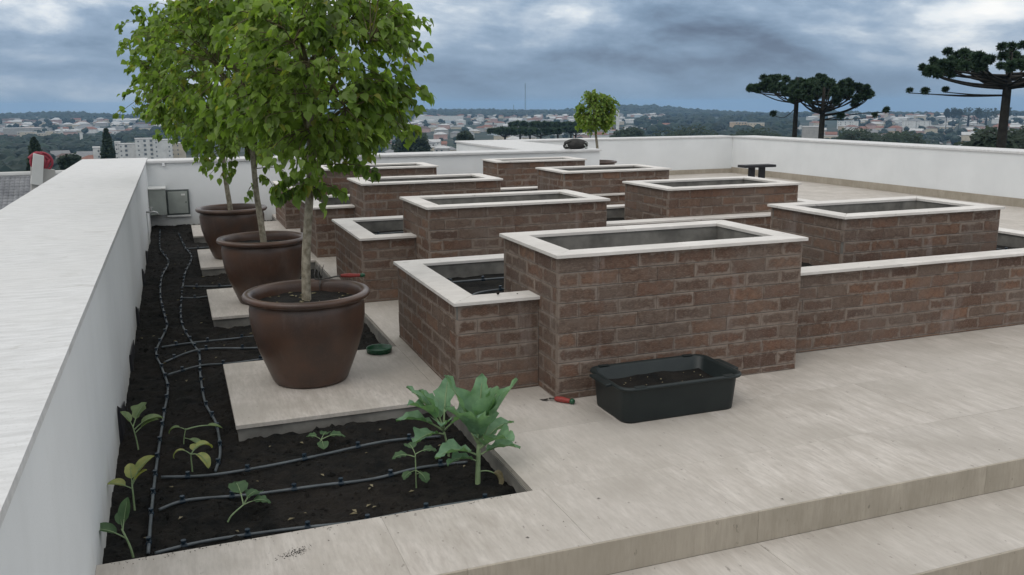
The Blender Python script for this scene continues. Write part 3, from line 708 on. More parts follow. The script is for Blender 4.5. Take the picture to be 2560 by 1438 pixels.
# ------------------------------------------------------------------ vegetables in the front soil
def veg_leaf(name, parent, mat, base, d, length, width, droop=.5, ruffle=.0, stalk=.35, seed=0, nU=9, nVv=7, cup=.15, lobes=0):
    """one leaf: a stalk then a blade, bending over along its length"""
    rnd = random.Random(seed); base = Vector(base); d = Vector(d).normalized(); hor = Vector((d.x, d.y, 0))
    if hor.length < .01: hor = Vector((1, 0, 0))
    hor.normalize(); side = Vector((-hor.y, hor.x, 0))
    el = math.asin(max(-1, min(1, d.z)))
    pts = [base]; angs = []; steps = 14; ds = length/steps
    for i in range(steps):
        a = el-droop*(i/steps)**1.4*2.2; angs.append(a); pts.append(pts[-1]+(hor*math.cos(a)+Vector((0, 0, math.sin(a))))*ds)
    angs.append(angs[-1])
    s0 = int(stalk*steps)
    mbs = MB().tube(pts[:s0+2], [.0035*max(.6, length/.15)*(1-.4*i/(s0+2)) for i in range(s0+2)], 5)
    mbs.tube([q+Vector((0, 0, .0015)) for q in pts[s0+1:-2]], [.0024*max(.6, length/.15)*(1-.75*i/max(1, len(pts[s0+1:-2]))) for i in range(len(pts[s0+1:-2]))], 5)
    V = []; F = []; nu = steps-s0
    for i in range(nu+1):
        t_ = i/nu; k = s0+i; p_ = pts[k]; a = angs[k]; nn = Vector((-hor.x*math.sin(a), -hor.y*math.sin(a), math.cos(a)))
        wd = width*(math.sin(math.pi*min(1, t_**.8*.97+.03))**.7)*(.9+.2*t_)
        if lobes: wd *= 1+.28*math.cos(t_*math.pi*2*lobes)
        if i in (0, nu): wd = max(wd*.2, .002)
        for j in range(-3, 4):
            s_ = j/3; wj = wd*(1+(.16*fn(t_*9, j*.9, seed*1.7, 1)+.10*rnd.uniform(-1, 1))*(1 if ruffle > .06 else .4)*(abs(j) > 1)); r_ = ruffle*width*math.sin(t_*19+j*1.1+seed)*abs(s_)**1.5
            V.append(p_+side*(wj*s_*.5*(1+ruffle*.3*math.sin(t_*23+seed)))+nn*(cup*wd*s_*s_+r_)-nn*(.03*width if j == 0 else 0))
    for i in range(nu):
        for j in range(6): a = i*7+j; F.append((a, a+1, a+8, a+7))
    o = mesh(name, [v for v in V], F, mat, parent, True)
    return o, mbs
def veg(name, label, x, y, h, leaves, matl, mats, seed, lean=(0, 0), thick=.006, cat='plant', group=None, curve=None):
    z = soil_z(x, y); root = tag(empty(name, (x, y, z)), label, cat, group); rnd = random.Random(seed)
    P = smooth_path(curve or [(0, 0, -.02), (lean[0]*.3, lean[1]*.3, h*.4), (lean[0], lean[1], h)], 5)
    mb = MB(); mb.tube(P, [thick*(1-.35*i/len(P)) for i in range(len(P))], 7)
    for i, lf in enumerate(leaves):
        az, el, ln, wd, t_ = lf[:5]; kw = lf[5] if len(lf) > 5 else {}
        b_ = P[min(len(P)-1, int(t_*(len(P)-1)))]
        d = Vector((math.cos(az)*math.cos(el), math.sin(az)*math.cos(el), math.sin(el)))
        mt = kw.pop('mat', matl)
        o, sm = veg_leaf('leaf', root, mt, b_, d, ln, wd*(.86 if matl == 'kale' else 1), seed=seed*7+i, **kw); mb.add(sm.V, sm.F)
    mb.build('stem', mats, root, True); return root
D = math.radians
big = dict(ruffle=.10, stalk=.25, droop=.25, cup=.25, lobes=2)
veg('kale_plant', 'largest leafy green kale plant at the corner of the soil bed, tall and ruffled', 1.385, 4.17, .24,
    [(D(60), D(78), .38, .17, .95, dict(big, droop=.15)), (D(-20), D(66), .42, .15, .95, dict(big, droop=.12)), (D(200), D(62), .34, .17, .9, dict(big)), (D(150), D(70), .42, .15, .9, dict(big, droop=.1)),
     (D(250), D(64), .32, .19, .92, dict(big, droop=.3)), (D(300), D(45), .28, .17, .8, dict(big, droop=.4)), (D(20), D(45), .28, .14, .8, dict(big, droop=.5)), (D(190), D(35), .27, .15, .7, dict(big, droop=.55)),
     (D(-60), D(74), .36, .17, 1, dict(big, droop=.15)), (D(-15), D(10), .17, .07, .42, dict(mat='dry', droop=1.0, stalk=.55, cup=.5)), (D(-170), D(35), .20, .10, .6, dict(big, droop=.6)),
     (D(0), D(82), .30, .13, 1, dict(big, droop=.1)), (D(100), D(60), .3, .16, .9, dict(big, droop=.3)), (D(-10), D(30), .24, .12, .75, dict(big, droop=.5))],
    'kale', 'kalestem', 5, (.01, 0), .016)
big2 = dict(ruffle=.09, stalk=.35, droop=.45, cup=.25, lobes=2)
veg('kale_plant', 'smaller kale plant half behind the largest one, leaves reaching left', 1.36, 4.62, .17,
    [(D(175), D(40), .30, .13, .95, dict(big2)), (D(150), D(62), .34, .13, .95, dict(big2, droop=.25)), (D(210), D(25), .26, .14, .85, dict(big2)), (D(190), D(60), .30, .14, 1, dict(big2, droop=.4)),
     (D(250), D(50), .24, .11, .9, dict(big2)), (D(60), D(70), .32, .12, 1, dict(big2, droop=.2)), (D(100), D(55), .28, .12, .9, dict(big2)), (D(320), D(50), .25, .12, .9, dict(big2)), (D(165), D(75), .28, .11, 1, dict(big2, droop=.3))],
    'kale', 'kalestem', 6, (-.03, 0), .008)
sq = dict(stalk=.4, droop=.55, cup=.1, ruffle=.05)
veg('squash_seedling', 'dark green seedling left of the largest kale, thin upright stem', 1.07, 4.26, .19,
    [(D(170), D(25), .13, .085, .95, dict(sq)), (D(-10), D(30), .12, .08, 1, dict(sq)), (D(100), D(40), .11, .07, 1, dict(sq)), (D(-60), D(-5), .10, .07, .6, dict(sq)), (D(200), D(5), .09, .06, .6, dict(sq)), (D(30), D(0), .10, .06, .55, dict(sq))],
    'squash', 'kalestem', 7, (.0, .0), .0045)
sp_ = dict(stalk=.35, droop=.35, cup=.2)
veg('seedling', 'broad-leaved seedling at the front left corner of the soil', -.31, 4.02, .14,
    [(D(165), D(35), .17, .085, .75, dict(sp_)), (D(60), D(70), .15, .06, .95, dict(sp_, droop=.1)), (D(100), D(55), .10, .05, .9, dict(sp_))], 'squash', 'kalestem', 8, (-.04, .02), .006, group='vegetable seedlings')
veg('seedling', 'yellow-green seedling close to the parapet, second from the front corner', -.325, 4.55, .15,
    [(D(165), D(30), .13, .075, .85, dict(sp_)), (D(20), D(60), .17, .085, 1, dict(sp_)), (D(-20), D(62), .12, .05, .95, dict(sp_)), (D(95), D(68), .12, .06, .95, dict(sp_))], 'yleaf', 'kalestem', 9, (-.0, .0), .0055, group='vegetable seedlings')
veg('seedling', 'seedling by the parapet with a wide notched leaf and folded leaves', -.33, 5.38, .16,
    [(D(50), D(60), .17, .09, .95, dict(sp_, lobes=2)), (D(150), D(68), .12, .06, .95, dict(sp_)), (D(-5), D(45), .16, .06, .7, dict(sp_)), (D(15), D(40), .19, .075, .8, dict(sp_, droop=.6))], 'sprout', 'kalestem', 10, (-.02, 0), .005, group='vegetable seedlings')
veg('seedling', 'wilted thin seedling lying between the two long hoses', -.08, 5.40, .10,
    [(D(170), D(35), .12, .04, .9, dict(sp_, droop=1.0)), (D(5), D(10), .22, .05, .9, dict(sp_, stalk=.6)), (D(-40), D(0), .14, .05, .5, dict(sp_))], 'sprout', 'kalestem', 11, (.02, 0), .004, group='vegetable seedlings')
veg('seedling', 'drooping bright yellow-green seedling beside the second hose', -.04, 4.92, .11,
    [(D(20), D(50), .15, .07, .95, dict(sp_, droop=1.0, mat='yleaf')), (D(-50), D(20), .17, .06, .9, dict(sp_, droop=.9)), (D(170), D(50), .13, .03, .95, dict(sp_, droop=1.3)), (D(60), D(30), .10, .06, .9, dict(sp_))], 'yleaf', 'kalestem', 12, (.0, 0), .005, group='vegetable seedlings')
veg('seedling', 'sprawling dark seedling crossed by the middle hose', .10, 4.24, .06,
    [(D(50), D(30), .15, .09, 1, dict(sq)), (D(100), D(50), .17, .10, 1, dict(sq)), (D(0), D(20), .14, .09, 1, dict(sq)), (D(20), D(60), .10, .06, 1, dict(sq))], 'squash', 'kalestem', 13, (.09, .04), .005, group='vegetable seedlings')
veg('seedling', 'low green seedling in front of the nearest stone slab', .67, 5.02, .04,
    [(D(150), D(35), .10, .07, 1, dict(sq)), (D(0), D(25), .15, .09, 1, dict(sq)), (D(60), D(30), .11, .07, 1, dict(sq)), (D(-90), D(10), .10, .07, 1, dict(sq))], 'squash', 'kalestem', 14, (.02, .0), .004, group='vegetable seedlings')

# ------------------------------------------------------------------ small things
# black masonry tub
def rrect(hx, hy, r_, n=6):
    P = []
    for cx, cy, a0 in ((hx-r_, hy-r_, 0), (-hx+r_, hy-r_, 90), (-hx+r_, -hy+r_, 180), (hx-r_, -hy+r_, 270)):
        for k in range(n+1): a = D(a0+90*k/n); P.append((cx+r_*math.cos(a), cy+r_*math.sin(a)))
    return P
r = tag(empty('plastic_tub', (2.81, 4.655, 0)), 'black rectangular plastic tub on the floor before the nearest tall planter', 'tub'); r.scale = (1.04, 1.05, 1.06)
V = []; F = []; rings = [(.368, .190, .05, .004), (.378, .200, .06, .0), (.381, .204, .06, .012), (.394, .218, .065, .195), (.398, .222, .07, .204), (.416, .242, .08, .205), (.420, .246, .08, .212), (.416, .242, .08, .222), (.402, .227, .07, .224), (.385, .21, .06, .212), (.370, .194, .05, .022), (.355, .18, .05, .014)]
n = len(rrect(1, 1, .1))
for hx, hy, q, z in rings: V += [(a, b_, z) for a, b_ in rrect(hx, hy, q)]
for k in range(len(rings)-1):
    for i in range(n): j = (i+1) % n; F.append((k*n+i, k*n+j, (k+1)*n+j, (k+1)*n+i))
F.append(tuple(range(n-1, -1, -1))); F.append(tuple((len(rings)-1)*n+i for i in range(n)))
mesh('tub_body', V, F, 'tub', r, True)
for s_ in (-1, 1):
    MB().prism([(s_*.43-.028, -.11), (s_*.43+.028, -.10), (s_*.43+.028, .10), (s_*.43-.028, .11)], .205, .2205, .004).build('handle', 'tub', r)
    for t_ in (-1, 1): MB().box(s_*.30-.035, s_*.30+.035, t_*.2155-.004 if t_ > 0 else -.2435, t_*.2155+.028 if t_ > 0 else -.2115, .2235, .2262, .001).build('rim_tab', 'tub', r)
soil_patch('potting_soil', r, 2.81-.352, 2.81+.352, 4.655-.172, 4.655+.172, .15, 77)
mb = MB(); random.seed(8)
for i in range(26):
    x, y = random.uniform(-.3, .3), random.uniform(-.14, .14); s_ = random.uniform(.003, .008)
    mb.add([(x+v[0]*s_, y+v[1]*s_, .153+s_*.5+v[2]*s_*.6) for v in OCT], OF)
tag(mb.build('debris', 'dry', r), kind='stuff')
# green dish on the slab corner
r = tag(empty('round_dish', (1.385, 6.565, .001)), 'small dark green round dish on the corner of the nearest slab', 'dish')
MB().lathe([(.086, 0), (.096, .004), (.098, .03), (.101, .034), (.099, .040), (.092, .037), (.088, .012), (.07, .008)], 40).build('dish_body', 'greencap', r, True)
# hand fork across the pot rim
def handle(parent, a, b_, r_=.013):
    a, b_ = Vector(a), Vector(b_); d = b_-a
    MB().tube([a, a+d*.08, a+d*.35, a+d*.7, a+d*.8], [r_*.75, r_*1.0, r_*1.25, r_*.95, r_*1.05], 12).build('grip', 'redgrip', parent, True)
    MB().tube([a+d*.8, a+d*.9, b_], [r_*1.06, r_*1.2, r_*.8], 12).build('grip_end', 'greencap', parent, True)
r = tag(empty('garden_fork', (1.10, 6.38, .645)), 'red-handled hand fork lying on the rim of the nearest pot, tines up', 'garden tool')
handle(r, (-.02, 0, .022), (.155, -.03, .018))
MB().tube([(-.02, 0, .022), (-.10, .015, .010), (-.17, .02, .0)], .0055, 8).build('shank', 'metal', r, True)
for i in range(3):
    x = -.175+(i-1)*.028; y = .02+(i-1)*.004
    MB().tube([(-.165, .02, 0), (x, y, .004), (x-.004, y+.008, .04), (x+.008, y+.02, .085), (x+.018, y+.03, .105)], [.004, .0045, .0045, .0035, .0012], 6).build('tine', 'metal', r, True)
MB().tube([(-.165, .02, 0), (-.172, .02, -.05), (-.175, .02, -.11)], [.004, .0045, .0015], 6).build('tine', 'metal', r, True)
# trowel on the floor
r = tag(empty('hand_trowel', (2.24, 4.93, 0)), 'red-handled trowel on the floor, blade under the corner of the tall planter', 'garden tool')
handle(r, (-.045, .06, .020), (.045, -.045, .020), .016)
MB().tube([(-.045, .06, .018), (-.075, .085, .016)], .006, 8).build('shank', 'metal', r, True)
V = [(-.075, .085, .014), (-.10, .078, .010), (-.12, .10, .004), (-.125, .135, .002), (-.10, .12, .004), (-.080, .11, .010), (-.105, .105, .003)]
mesh('blade', V, [(0, 1, 6), (1, 2, 6), (2, 3, 6), (3, 4, 6), (4, 5, 6), (5, 0, 6)], 'metal', r)
# clods on the rim of the low bed
for (x, y, s_, lab) in ((1.96, 5.41, .021, 'dark round lump of earth on the white rim of the nearest low bed'), (2.095, 5.40, .012, 'flat crumb of earth on the white rim near the tall planter')):
    V = []; F = []; o = MB().add([(v[0]*s_*random.uniform(.8, 1.2), v[1]*s_*random.uniform(.8, 1.2), (v[2]+.8)*s_*(.9 if s_ > .02 else .4)) for v in OCT], OF).build('earth_lump', 'soil', None, True)
    o.location = (x, y, ZL+.023); md = o.modifiers.new('s', 'SUBSURF'); md.levels = md.render_levels = 2; tag(o, lab, 'soil lump')
# meter boxes on the end wall
r = tag(empty('electrical_box', (-.305, 15.93, .34)), 'pale grey steel box fixed in the corner by the parapet', 'electric box')
MB().box(-.13, .13, -.34, .08, -.21, .21, .004).build('box_body', 'greybox', r)
MB().box(-.135, .14, -.36, .08, .2105, .232, .006).build('box_lid', 'white', r)
r = tag(empty('meter_cabinet', (.01, 16.01, .285)), 'square grey cabinet with a dark frame on the end wall, beside the steel box', 'cabinet')
MB().box(-.185, .185, -.03, .009, -.215, .215, .003).build('cabinet_frame', 'darkgrey', r)
MB().box(-.155, .155, -.042, -.0305, -.185, .185, .003).build('door', 'greybox', r)
for z in (.10, -.12): MB().tube([(-.168, -.04, z-.03), (-.168, -.04, z+.03)], .011, 8).build('hinge', 'darkgrey', r)
MB().tube([(.128, -.05, .0), (.128, -.041, .0)], .012, 10).build('lock', 'darkgrey', r)
MB().box(.06, .12, -.0435, -.0422, .115, .145).build('sticker', 'white', r)
MB().box(-.19, .19, -.034, .0, -.245, -.216, .003).build('sill', 'white', r)
# drain spout lip under the coping
r = tag(MB().box(-.02, .02, -.035, .0, -.05, .0, .003).build('drain_spout', 'plaster'), 'tiny white overflow spout under the coping of the end wall', 'spout'); r.location = (-.17, 16.018, .952)
# tap on the parapet
r = tag(empty('garden_tap', (-.44, 13.9, .37)), 'small chrome tap on the inner side of the left parapet', 'tap')
MB().tube([(0, 0, 0), (.10, 0, 0), (.145, 0, -.012), (.165, 0, -.05)], [.013, .015, .014, .011], 10).build('spout', 'chrome', r, True)
MB().tube([(.07, 0, .01), (.07, 0, .06)], .009, 8).build('stem', 'chrome', r, True)
MB().box(.04, .10, -.01, .01, .06, .072, .002).build('handle', 'chrome', r)
MB().tube([(.004, 0, -.0), (.0045, 0, 0.003)], .03, 14).build('flange', 'chrome', r)
r = tag(MB().box(-.4385, -.425, 13.86, 14.16, -.12, .355, .004).build('pipe_cover', 'plaster'), 'flat white pipe cover running down from the tap to the soil', 'pipe cover')
# torn waterproofing flaps along the foot of the parapet
for k, (y, h_, l_) in enumerate(((5.55, .13, .5), (7.1, .03, .6), (8.6, .09, .35), (10.6, .10, .4), (12.2, .06, .4))):
    V = [(0, 0, -.12), (.004, 0, h_), (.012, .04, h_*.8), (.010, l_*.5, h_*.25), (.008, l_, .0), (.012, l_, -.12), (.02, .05, -.12)]
    V2 = [(v[0]+.004, v[1], v[2]) for v in V]; n = len(V)
    o = mesh('membrane_flap', V+V2, [tuple(range(n)), tuple(range(2*n-1, n-1, -1))]+[(i, (i+1) % n, n+(i+1) % n, n+i) for i in range(n)], 'black', None, loc=(-.439, y, .0))
    tag(o, ['black strip of torn waterproofing against the parapet beside the notched seedling', 'low black membrane edge at the parapet foot level with the nearest pot', 'black membrane flap at the parapet foot level with the middle pot',
            'black membrane flap at the parapet between middle and far pot', 'farthest black membrane edge, near the tap'][k], 'membrane', 'torn membrane strips')
# charcoal bag on the end wall
r = tag(empty('rolled_bag', (7.56, 16.2, .998), D(-8)), 'dark charcoal bag with a strap loop lying on the end wall', 'bag')
V = []; F = []; nu, nv = 22, 16
for i in range(nu+1):
    t_ = i/nu; x = -.235+.47*t_; q = max(.03, math.sin(math.pi*min(.985, .12+t_*.80))**.6)
    for j in range(nv):
        a = 2*math.pi*j/nv; k = 1+.06*fn(x*6, math.cos(a)*1.3, math.sin(a)*1.3, 2)
        V.append((x, .13*q*math.cos(a)*k, max(.002, .10+.108*q*math.sin(a)*k-.02*(1-q))))
for i in range(nu):
    for j in range(nv): j2 = (j+1) % nv; F.append((i*nv+j, i*nv+j2, (i+1)*nv+j2, (i+1)*nv+j))
F.append(tuple(range(nv-1, -1, -1))); F.append(tuple(nu*nv+j for j in range(nv)))
mesh('bag_body', V, F, 'bag', r, True)
MB().tube(smooth_path([(-.13, -.09, .16), (-.22, -.08, .13), (-.275, -.05, .07), (-.24, -.07, .02), (-.15, -.10, .03)], 5), .011, 7).build('strap', 'bag', r, True)
MB().tube([(-.235, -.075, .05), (-.215, -.08, .10), (-.20, -.085, .05)], .010, 6).build('tag', 'white', r, True)
mb = MB(); mb.tube(smooth_path([(.13, -.115, .09), (.17, -.12, .05), (.16, -.11, .01), (.21, -.10, .03)], 4), .010, 6); mb.tube(smooth_path([(.16, -.105, .13), (.20, -.09, .12), (.215, -.08, .08)], 4), .009, 6)
mb.build('buckle', 'greybox', r, True)
# black bench
r = tag(empty('bench', (12.52, 17.0, 0)), 'small black wooden bench near the right wall', 'bench')
MB().box(-.42, .42, -.15, .15, .435, .492, .004).build('seat', 'black', r)
for x in (-.14, .14): MB().box(x-.075, x+.075, -.03, .03, 0, .4345, .003).build('leg', 'black', r)
# soil trodden onto the stone edge
mb = MB(); random.seed(33)
for i in range(150):
    x, y = random.gauss(.36, .034), random.gauss(3.61, .016); y += (x-.39)*.3; s_ = random.uniform(.001, .003)
    mb.add([(x+v[0]*s_*random.uniform(.7, 1.6), y+v[1]*s_*random.uniform(.7, 1.6), .0006+s_*.3+v[2]*s_*.4) for v in OCT], OF)
for i in range(120):
    x = random.uniform(-.4, 1.5); y = 3.795-abs(random.gauss(0, .02)); s_ = random.uniform(.0012, .004)
    mb.add([(x+v[0]*s_, y+v[1]*s_, .0006+s_*.3+v[2]*s_*.4) for v in OCT], OF)
for i in range(260):
    k_ = random.choice(range(3)); a = random.uniform(0, 6.28); q = .225+abs(random.gauss(0, .02)); x = POTS[k_][0]+q*math.cos(a); y = POTS[k_][1]+q*math.sin(a); s_ = random.uniform(.001, .004)
    mb.add([(x+v[0]*s_, y+v[1]*s_, .0016+s_*.3+v[2]*s_*.4) for v in OCT], OF)
tag(mb.build('soil_crumbs', 'soil'), 'smudge and crumbs of dark soil on the pale stone edge', 'soil', kind='stuff')
# floor specks
mb = MB(); random.seed(21)
for i in range(55):
    x = random.uniform(1.3, 7); y = random.uniform(3.25, 5.2)
    if random.random() < .3: x = random.uniform(.3, 3.5); y = random.uniform(3.22, 3.75)
    if y > 4.85 and 2.1 < x < 4.1 or (y > 5.28): continue
    if 2.4 < x < 3.25 and 4.4 < y < 4.9: continue
    l_ = random.choice([.003, .004, .004, .006, .010]); a = random.uniform(0, 6.3); c_, s_ = math.cos(a), math.sin(a)
    mb.add([(x+(p_[0]*c_-p_[1]*s_)*l_, y+(p_[0]*s_+p_[1]*c_)*l_, .002+p_[2]*l_) for p_ in [(-1, 0, 0), (-.2, .4, .2), (1, 0, .05), (-.1, -.4, .25), (0, 0, .3)]], [(0, 4, 1), (1, 4, 2), (2, 4, 3), (3, 4, 0)])
tag(mb.build('floor_debris', 'darkbark'), 'tiny dark leaf bits on the pale floor', 'debris', kind='stuff')
#FARPART
# ------------------------------------------------------------------ the land around, down to the distant ridge
RIDGE = [(-9000, 284), (0, 287), (100, 285), (170, 283), (215, 285), (300, 292), (400, 293), (900, 280), (960, 276), (985, 272), (1040, 272), (1065, 281), (1200, 280), (1420, 280), (1500, 277), (1560, 269), (1620, 270), (1700, 277), (1800, 283), (1900, 286), (2000, 288), (2200, 289), (2400, 285), (2560, 288), (9000, 286)]
def px_of(az):
    rel = az-YAW
    rel = (rel+math.pi) % (2*math.pi)-math.pi
    return 1280+FPX*math.tan(max(-1.2, min(1.2, rel)))/math.cos(PITCH) if abs(rel) < 1.5 else (9000 if rel > 0 else -9000)
def ridge_z(az, r=3300):
    p_ = px_of(az); y = 284
    for (a, ya), (b_, yb) in zip(RIDGE, RIDGE[1:]):
        if a <= p_ <= b_: y = ya+(yb-ya)*(p_-a)/(b_-a); break
    ye = 259.5-.0057*(p_-1280)*(1 if -200 < p_ < 2800 else 0)
    return CAM_H-(y-ye)/FPX*r*.985
def sm(a, b_, x): t_ = max(0, min(1, (x-a)/(b_-a))); return t_*t_*(3-2*t_)
def ground_z(r, az):
    x, y = r*math.sin(az), r*math.cos(az)
    z = -9-27*sm(40, 420, r)-4*sm(420, 900, r)+2.2*fn(x, y, 0, .004)*sm(60, 300, r)
    z += 6*sm(1300, 2300, r)
    if r > 2200: z = z+(ridge_z(az)+4*fn(x, y, 2, .0035)-3-z)*sm(2200, 3300, r)
    if r > 3450: z -= 420*sm(3450, 9500, r)
    return z
V = []; F = []; NA = 260; RS = [0.]+[28*1.115**i for i in range(60)]; RS = [q for q in RS if q < 9500]+[9500]
for r_ in RS:
    for k in range(NA): a = 2*math.pi*k/NA; V.append((r_*math.sin(a), r_*math.cos(a), ground_z(r_, a)))
for i in range(len(RS)-1):
    for k in range(NA): k2 = (k+1) % NA; F.append((i*NA+k, (i+1)*NA+k, (i+1)*NA+k2, i*NA+k2))
m, t, b = new_mat('town_ground', .95, .1); p = coords(t, world=True)
n1 = noise_(t, p, .012, 5, .6); n2 = noise_(t, p, .05, 4, .6)
col = mixc(t, ramp(t, n1, [(.42, 0), (.6, 1)]), (.02, .034, .020), (.06, .064, .05)); col = mixc(t, M_(t, 'MULTIPLY', ramp(t, n2, [(.5, 0), (.7, 1)]), .5), col, (.12, .105, .09))
t.links.new(col, b.inputs['Base Color']); MAT['land'] = m
tag(mesh('ground', V, F, 'land', None, True), kind='structure')
def at(px, r):
    d = sight(px, 259); az = math.atan2(d.x, d.y); return Vector((r*math.sin(az), r*math.cos(az), ground_z(r, az))), az

# woods that read as one mass
ICO = []
bm_ = bmesh.new(); bmesh.ops.create_icosphere(bm_, subdivisions=1, radius=1); IV = [tuple(v.co) for v in bm_.verts]; IF = [tuple(v.index for v in f.verts) for f in bm_.faces]; bm_.free()
bm_ = bmesh.new(); bmesh.ops.create_icosphere(bm_, subdivisions=2, radius=1); IV2 = [tuple(v.co) for v in bm_.verts]; IF2 = [tuple(v.index for v in f.verts) for f in bm_.faces]; bm_.free()
def blob(V, F, T, c, sx, sz, rnd, hi=False):
    b_ = len(V); t_ = rnd.random(); sd_ = rnd.random()*50
    for v in (IV2 if hi else IV):
        q = 1+(.45*fn(v[0]+sd_, v[1], v[2], 2.2) if hi else rnd.uniform(-.25, .25))
        V.append((c.x+v[0]*sx*q, c.y+v[1]*sx*q, c.z+v[2]*sz*q)); T.append(t_)
    F.extend([tuple(i+b_ for i in f) for f in (IF2 if hi else IF)])
rnd = random.Random(5); V = []; F = []; T = []
for i in range(7500):
    px = rnd.uniform(-300, 2860); r_ = rnd.uniform(2350, 3420)**1; p_, az = at(px, r_); s_ = rnd.uniform(5, 11)*(1.35 if fn(p_.x, p_.y, 0, .003) > .15 else 1)
    blob(V, F, T, p_+Vector((0, 0, s_*.45)), s_*1.15, s_*.75, rnd)
tag(mesh('distant_wood', V, F, 'fartree', None, False, attrs={'tint': T}), 'dark wooded ridge along the horizon beyond the town', 'wood', kind='stuff')
def woods(name, label, zones, seed):
    rnd = random.Random(seed); V = []; F = []; T = []
    for (p0, p1, r0, r1, n, s0, s1) in zones:
        for i in range(n):
            px = rnd.uniform(p0, p1); r_ = math.sqrt(rnd.uniform(r0*r0, r1*r1)); p_, az = at(px, r_); s_ = rnd.uniform(s0, s1)
            if any((p_.x-h_[0])**2+(p_.y-h_[1])**2 < (h_[2]+s_*.8)**2 for h_ in HOUSES): continue
            for k in range(3):
                q = rnd.uniform(.55, .8)*s_
                blob(V, F, T, p_+Vector((rnd.uniform(-.5, .5)*s_, rnd.uniform(-.5, .5)*s_, s_*rnd.uniform(.7, 1.25))), q, q*.85, rnd, r_ < 1300)
    tag(mesh(name, V, F, 'fartree', None, False, attrs={'tint': T}), label, 'wood', kind='stuff')

# houses of the town
WALLS = {'white': (.60, .60, .58), 'cream': (.52, .46, .36), 'pink': (.46, .31, .27), 'grey': (.36, .35, .33), 'ochre': (.46, .36, .25), 'pale blue': (.45, .52, .56)}
ROOFS = {'grey': (.22, .22, .22), 'terracotta': (.24, .12, .085), 'pale': (.48, .48, .47), 'brown': (.13, .095, .08)}
def flatmat(name, c):
    m, t, b = new_mat(name, .85, .15); n = noise_(t, coords(t, world=True), .35, 4, .6)
    t.links.new(mixc(t, ramp(t, n, [(.4, 0), (.7, 1)]), c, tuple(v*.78 for v in c)), b.inputs['Base Color']); return m
for k, c in WALLS.items(): MAT['w_'+k] = flatmat(k.replace(' ', '_')+'_house_wall', c)
for k, c in ROOFS.items(): MAT['r_'+k] = flatmat(k+'_house_roof', c)
MAT['glass'] = simple('dark_window_glass', (.02, .024, .028), (.03, .034, .038), .5, .25, .5, 0)
MAT['farglass'] = simple('grey_window_glass', (.16, .18, .19), (.09, .10, .11), .5, .25, .5, 0)
MAT['redroof'] = flatmat('bright_red_roof', (.34, .035, .03))
HOUSES = []
AREA = []
def house(px, r_, wx, wy, h_, wall, roof, kind, rnd, label, group, windows=True, name='house', turn=None):
    p_, az = at(px, r_)
    rz = -az+(rnd.uniform(-.5, .5) if turn is None else turn)
    HOUSES.append((p_.x, p_.y, max(wx, wy)*.55))
    root = tag(empty(name, p_, rz), label, 'house' if name == 'house' else 'building', group)
    x, y = wx/2, wy/2
    MB().box(-x, x, -y, y, -2.5, h_).build('wall', 'w_'+wall if isinstance(wall, str) else wall, root)
    o = .45; rh = wx*.17; z0 = h_+.012; rm = 'r_'+roof if roof in ROOFS else roof
    if kind == 'hip':
        V = [(-x-o, -y-o, z0), (x+o, -y-o, z0), (x+o, y+o, z0), (-x-o, y+o, z0), (-x*.35, 0, z0+rh), (x*.35, 0, z0+rh)]
        mesh('roof', V, [(0, 1, 5, 4), (1, 2, 5), (2, 3, 4, 5), (3, 0, 4), (3, 2, 1, 0)], rm, root)
    elif kind == 'gable':
        V = [(-x-o, -y-o, z0), (x+o, -y-o, z0), (x+o, y+o, z0), (-x-o, y+o, z0), (-x-o, 0, z0+rh), (x+o, 0, z0+rh)]
        mesh('roof', V, [(0, 1, 5, 4), (1, 2, 5), (2, 3, 4, 5), (3, 0, 4), (3, 2, 1, 0)], rm, root)
    else:
        MB().box(-x-.2, x+.2, -y-.2, y+.2, z0, z0+.5).build('roof', rm, root)
        if rnd.random() < .4: MB().box(-x*.3, x*.1, -y*.3, y*.3, z0+.51, z0+2.2).build('water_tank_housing', 'w_white', root)
    if windows:
        for fl_ in range(max(1, int(h_/2.9))):
            n = max(2, int(wx/3.6))
            for i in range(n):
                if rnd.random() < .2: continue
                cx = -x+wx*(i+.5)/n; MB().box(cx-.6, cx+.6, -y-.05, -y+.02, fl_*2.9+1.0, fl_*2.9+2.15).build('window', 'glass', root)
    return root
rnd = random.Random(12)
MARKS = [(90, 'above the neighbour\'s roof ridge'), (195, 'around the thin white towers'), (300, 'behind the dark cypress'), (700, 'behind the white apartment estate'), (1040, 'beside the dark bushy tree'), (1105, 'below the white factory'), (1180, 'by the small dark round tree'),
         (1260, 'around the bright red roof'), (1340, 'below the tall radio mast'), (1440, 'behind the dark flat-topped pines'), (1560, 'behind the small potted tree'), (1700, 'just right of the small potted tree'), (1800, 'above the wall corner'), (1985, 'left of the paired umbrella pines'),
         (2065, 'between the paired pine trunks'), (2200, 'just right of the paired umbrella pines'), (2345, 'around the wide white hall'), (2505, 'left of the edge pine trunk'), (9999, 'right of the edge pine trunk')]
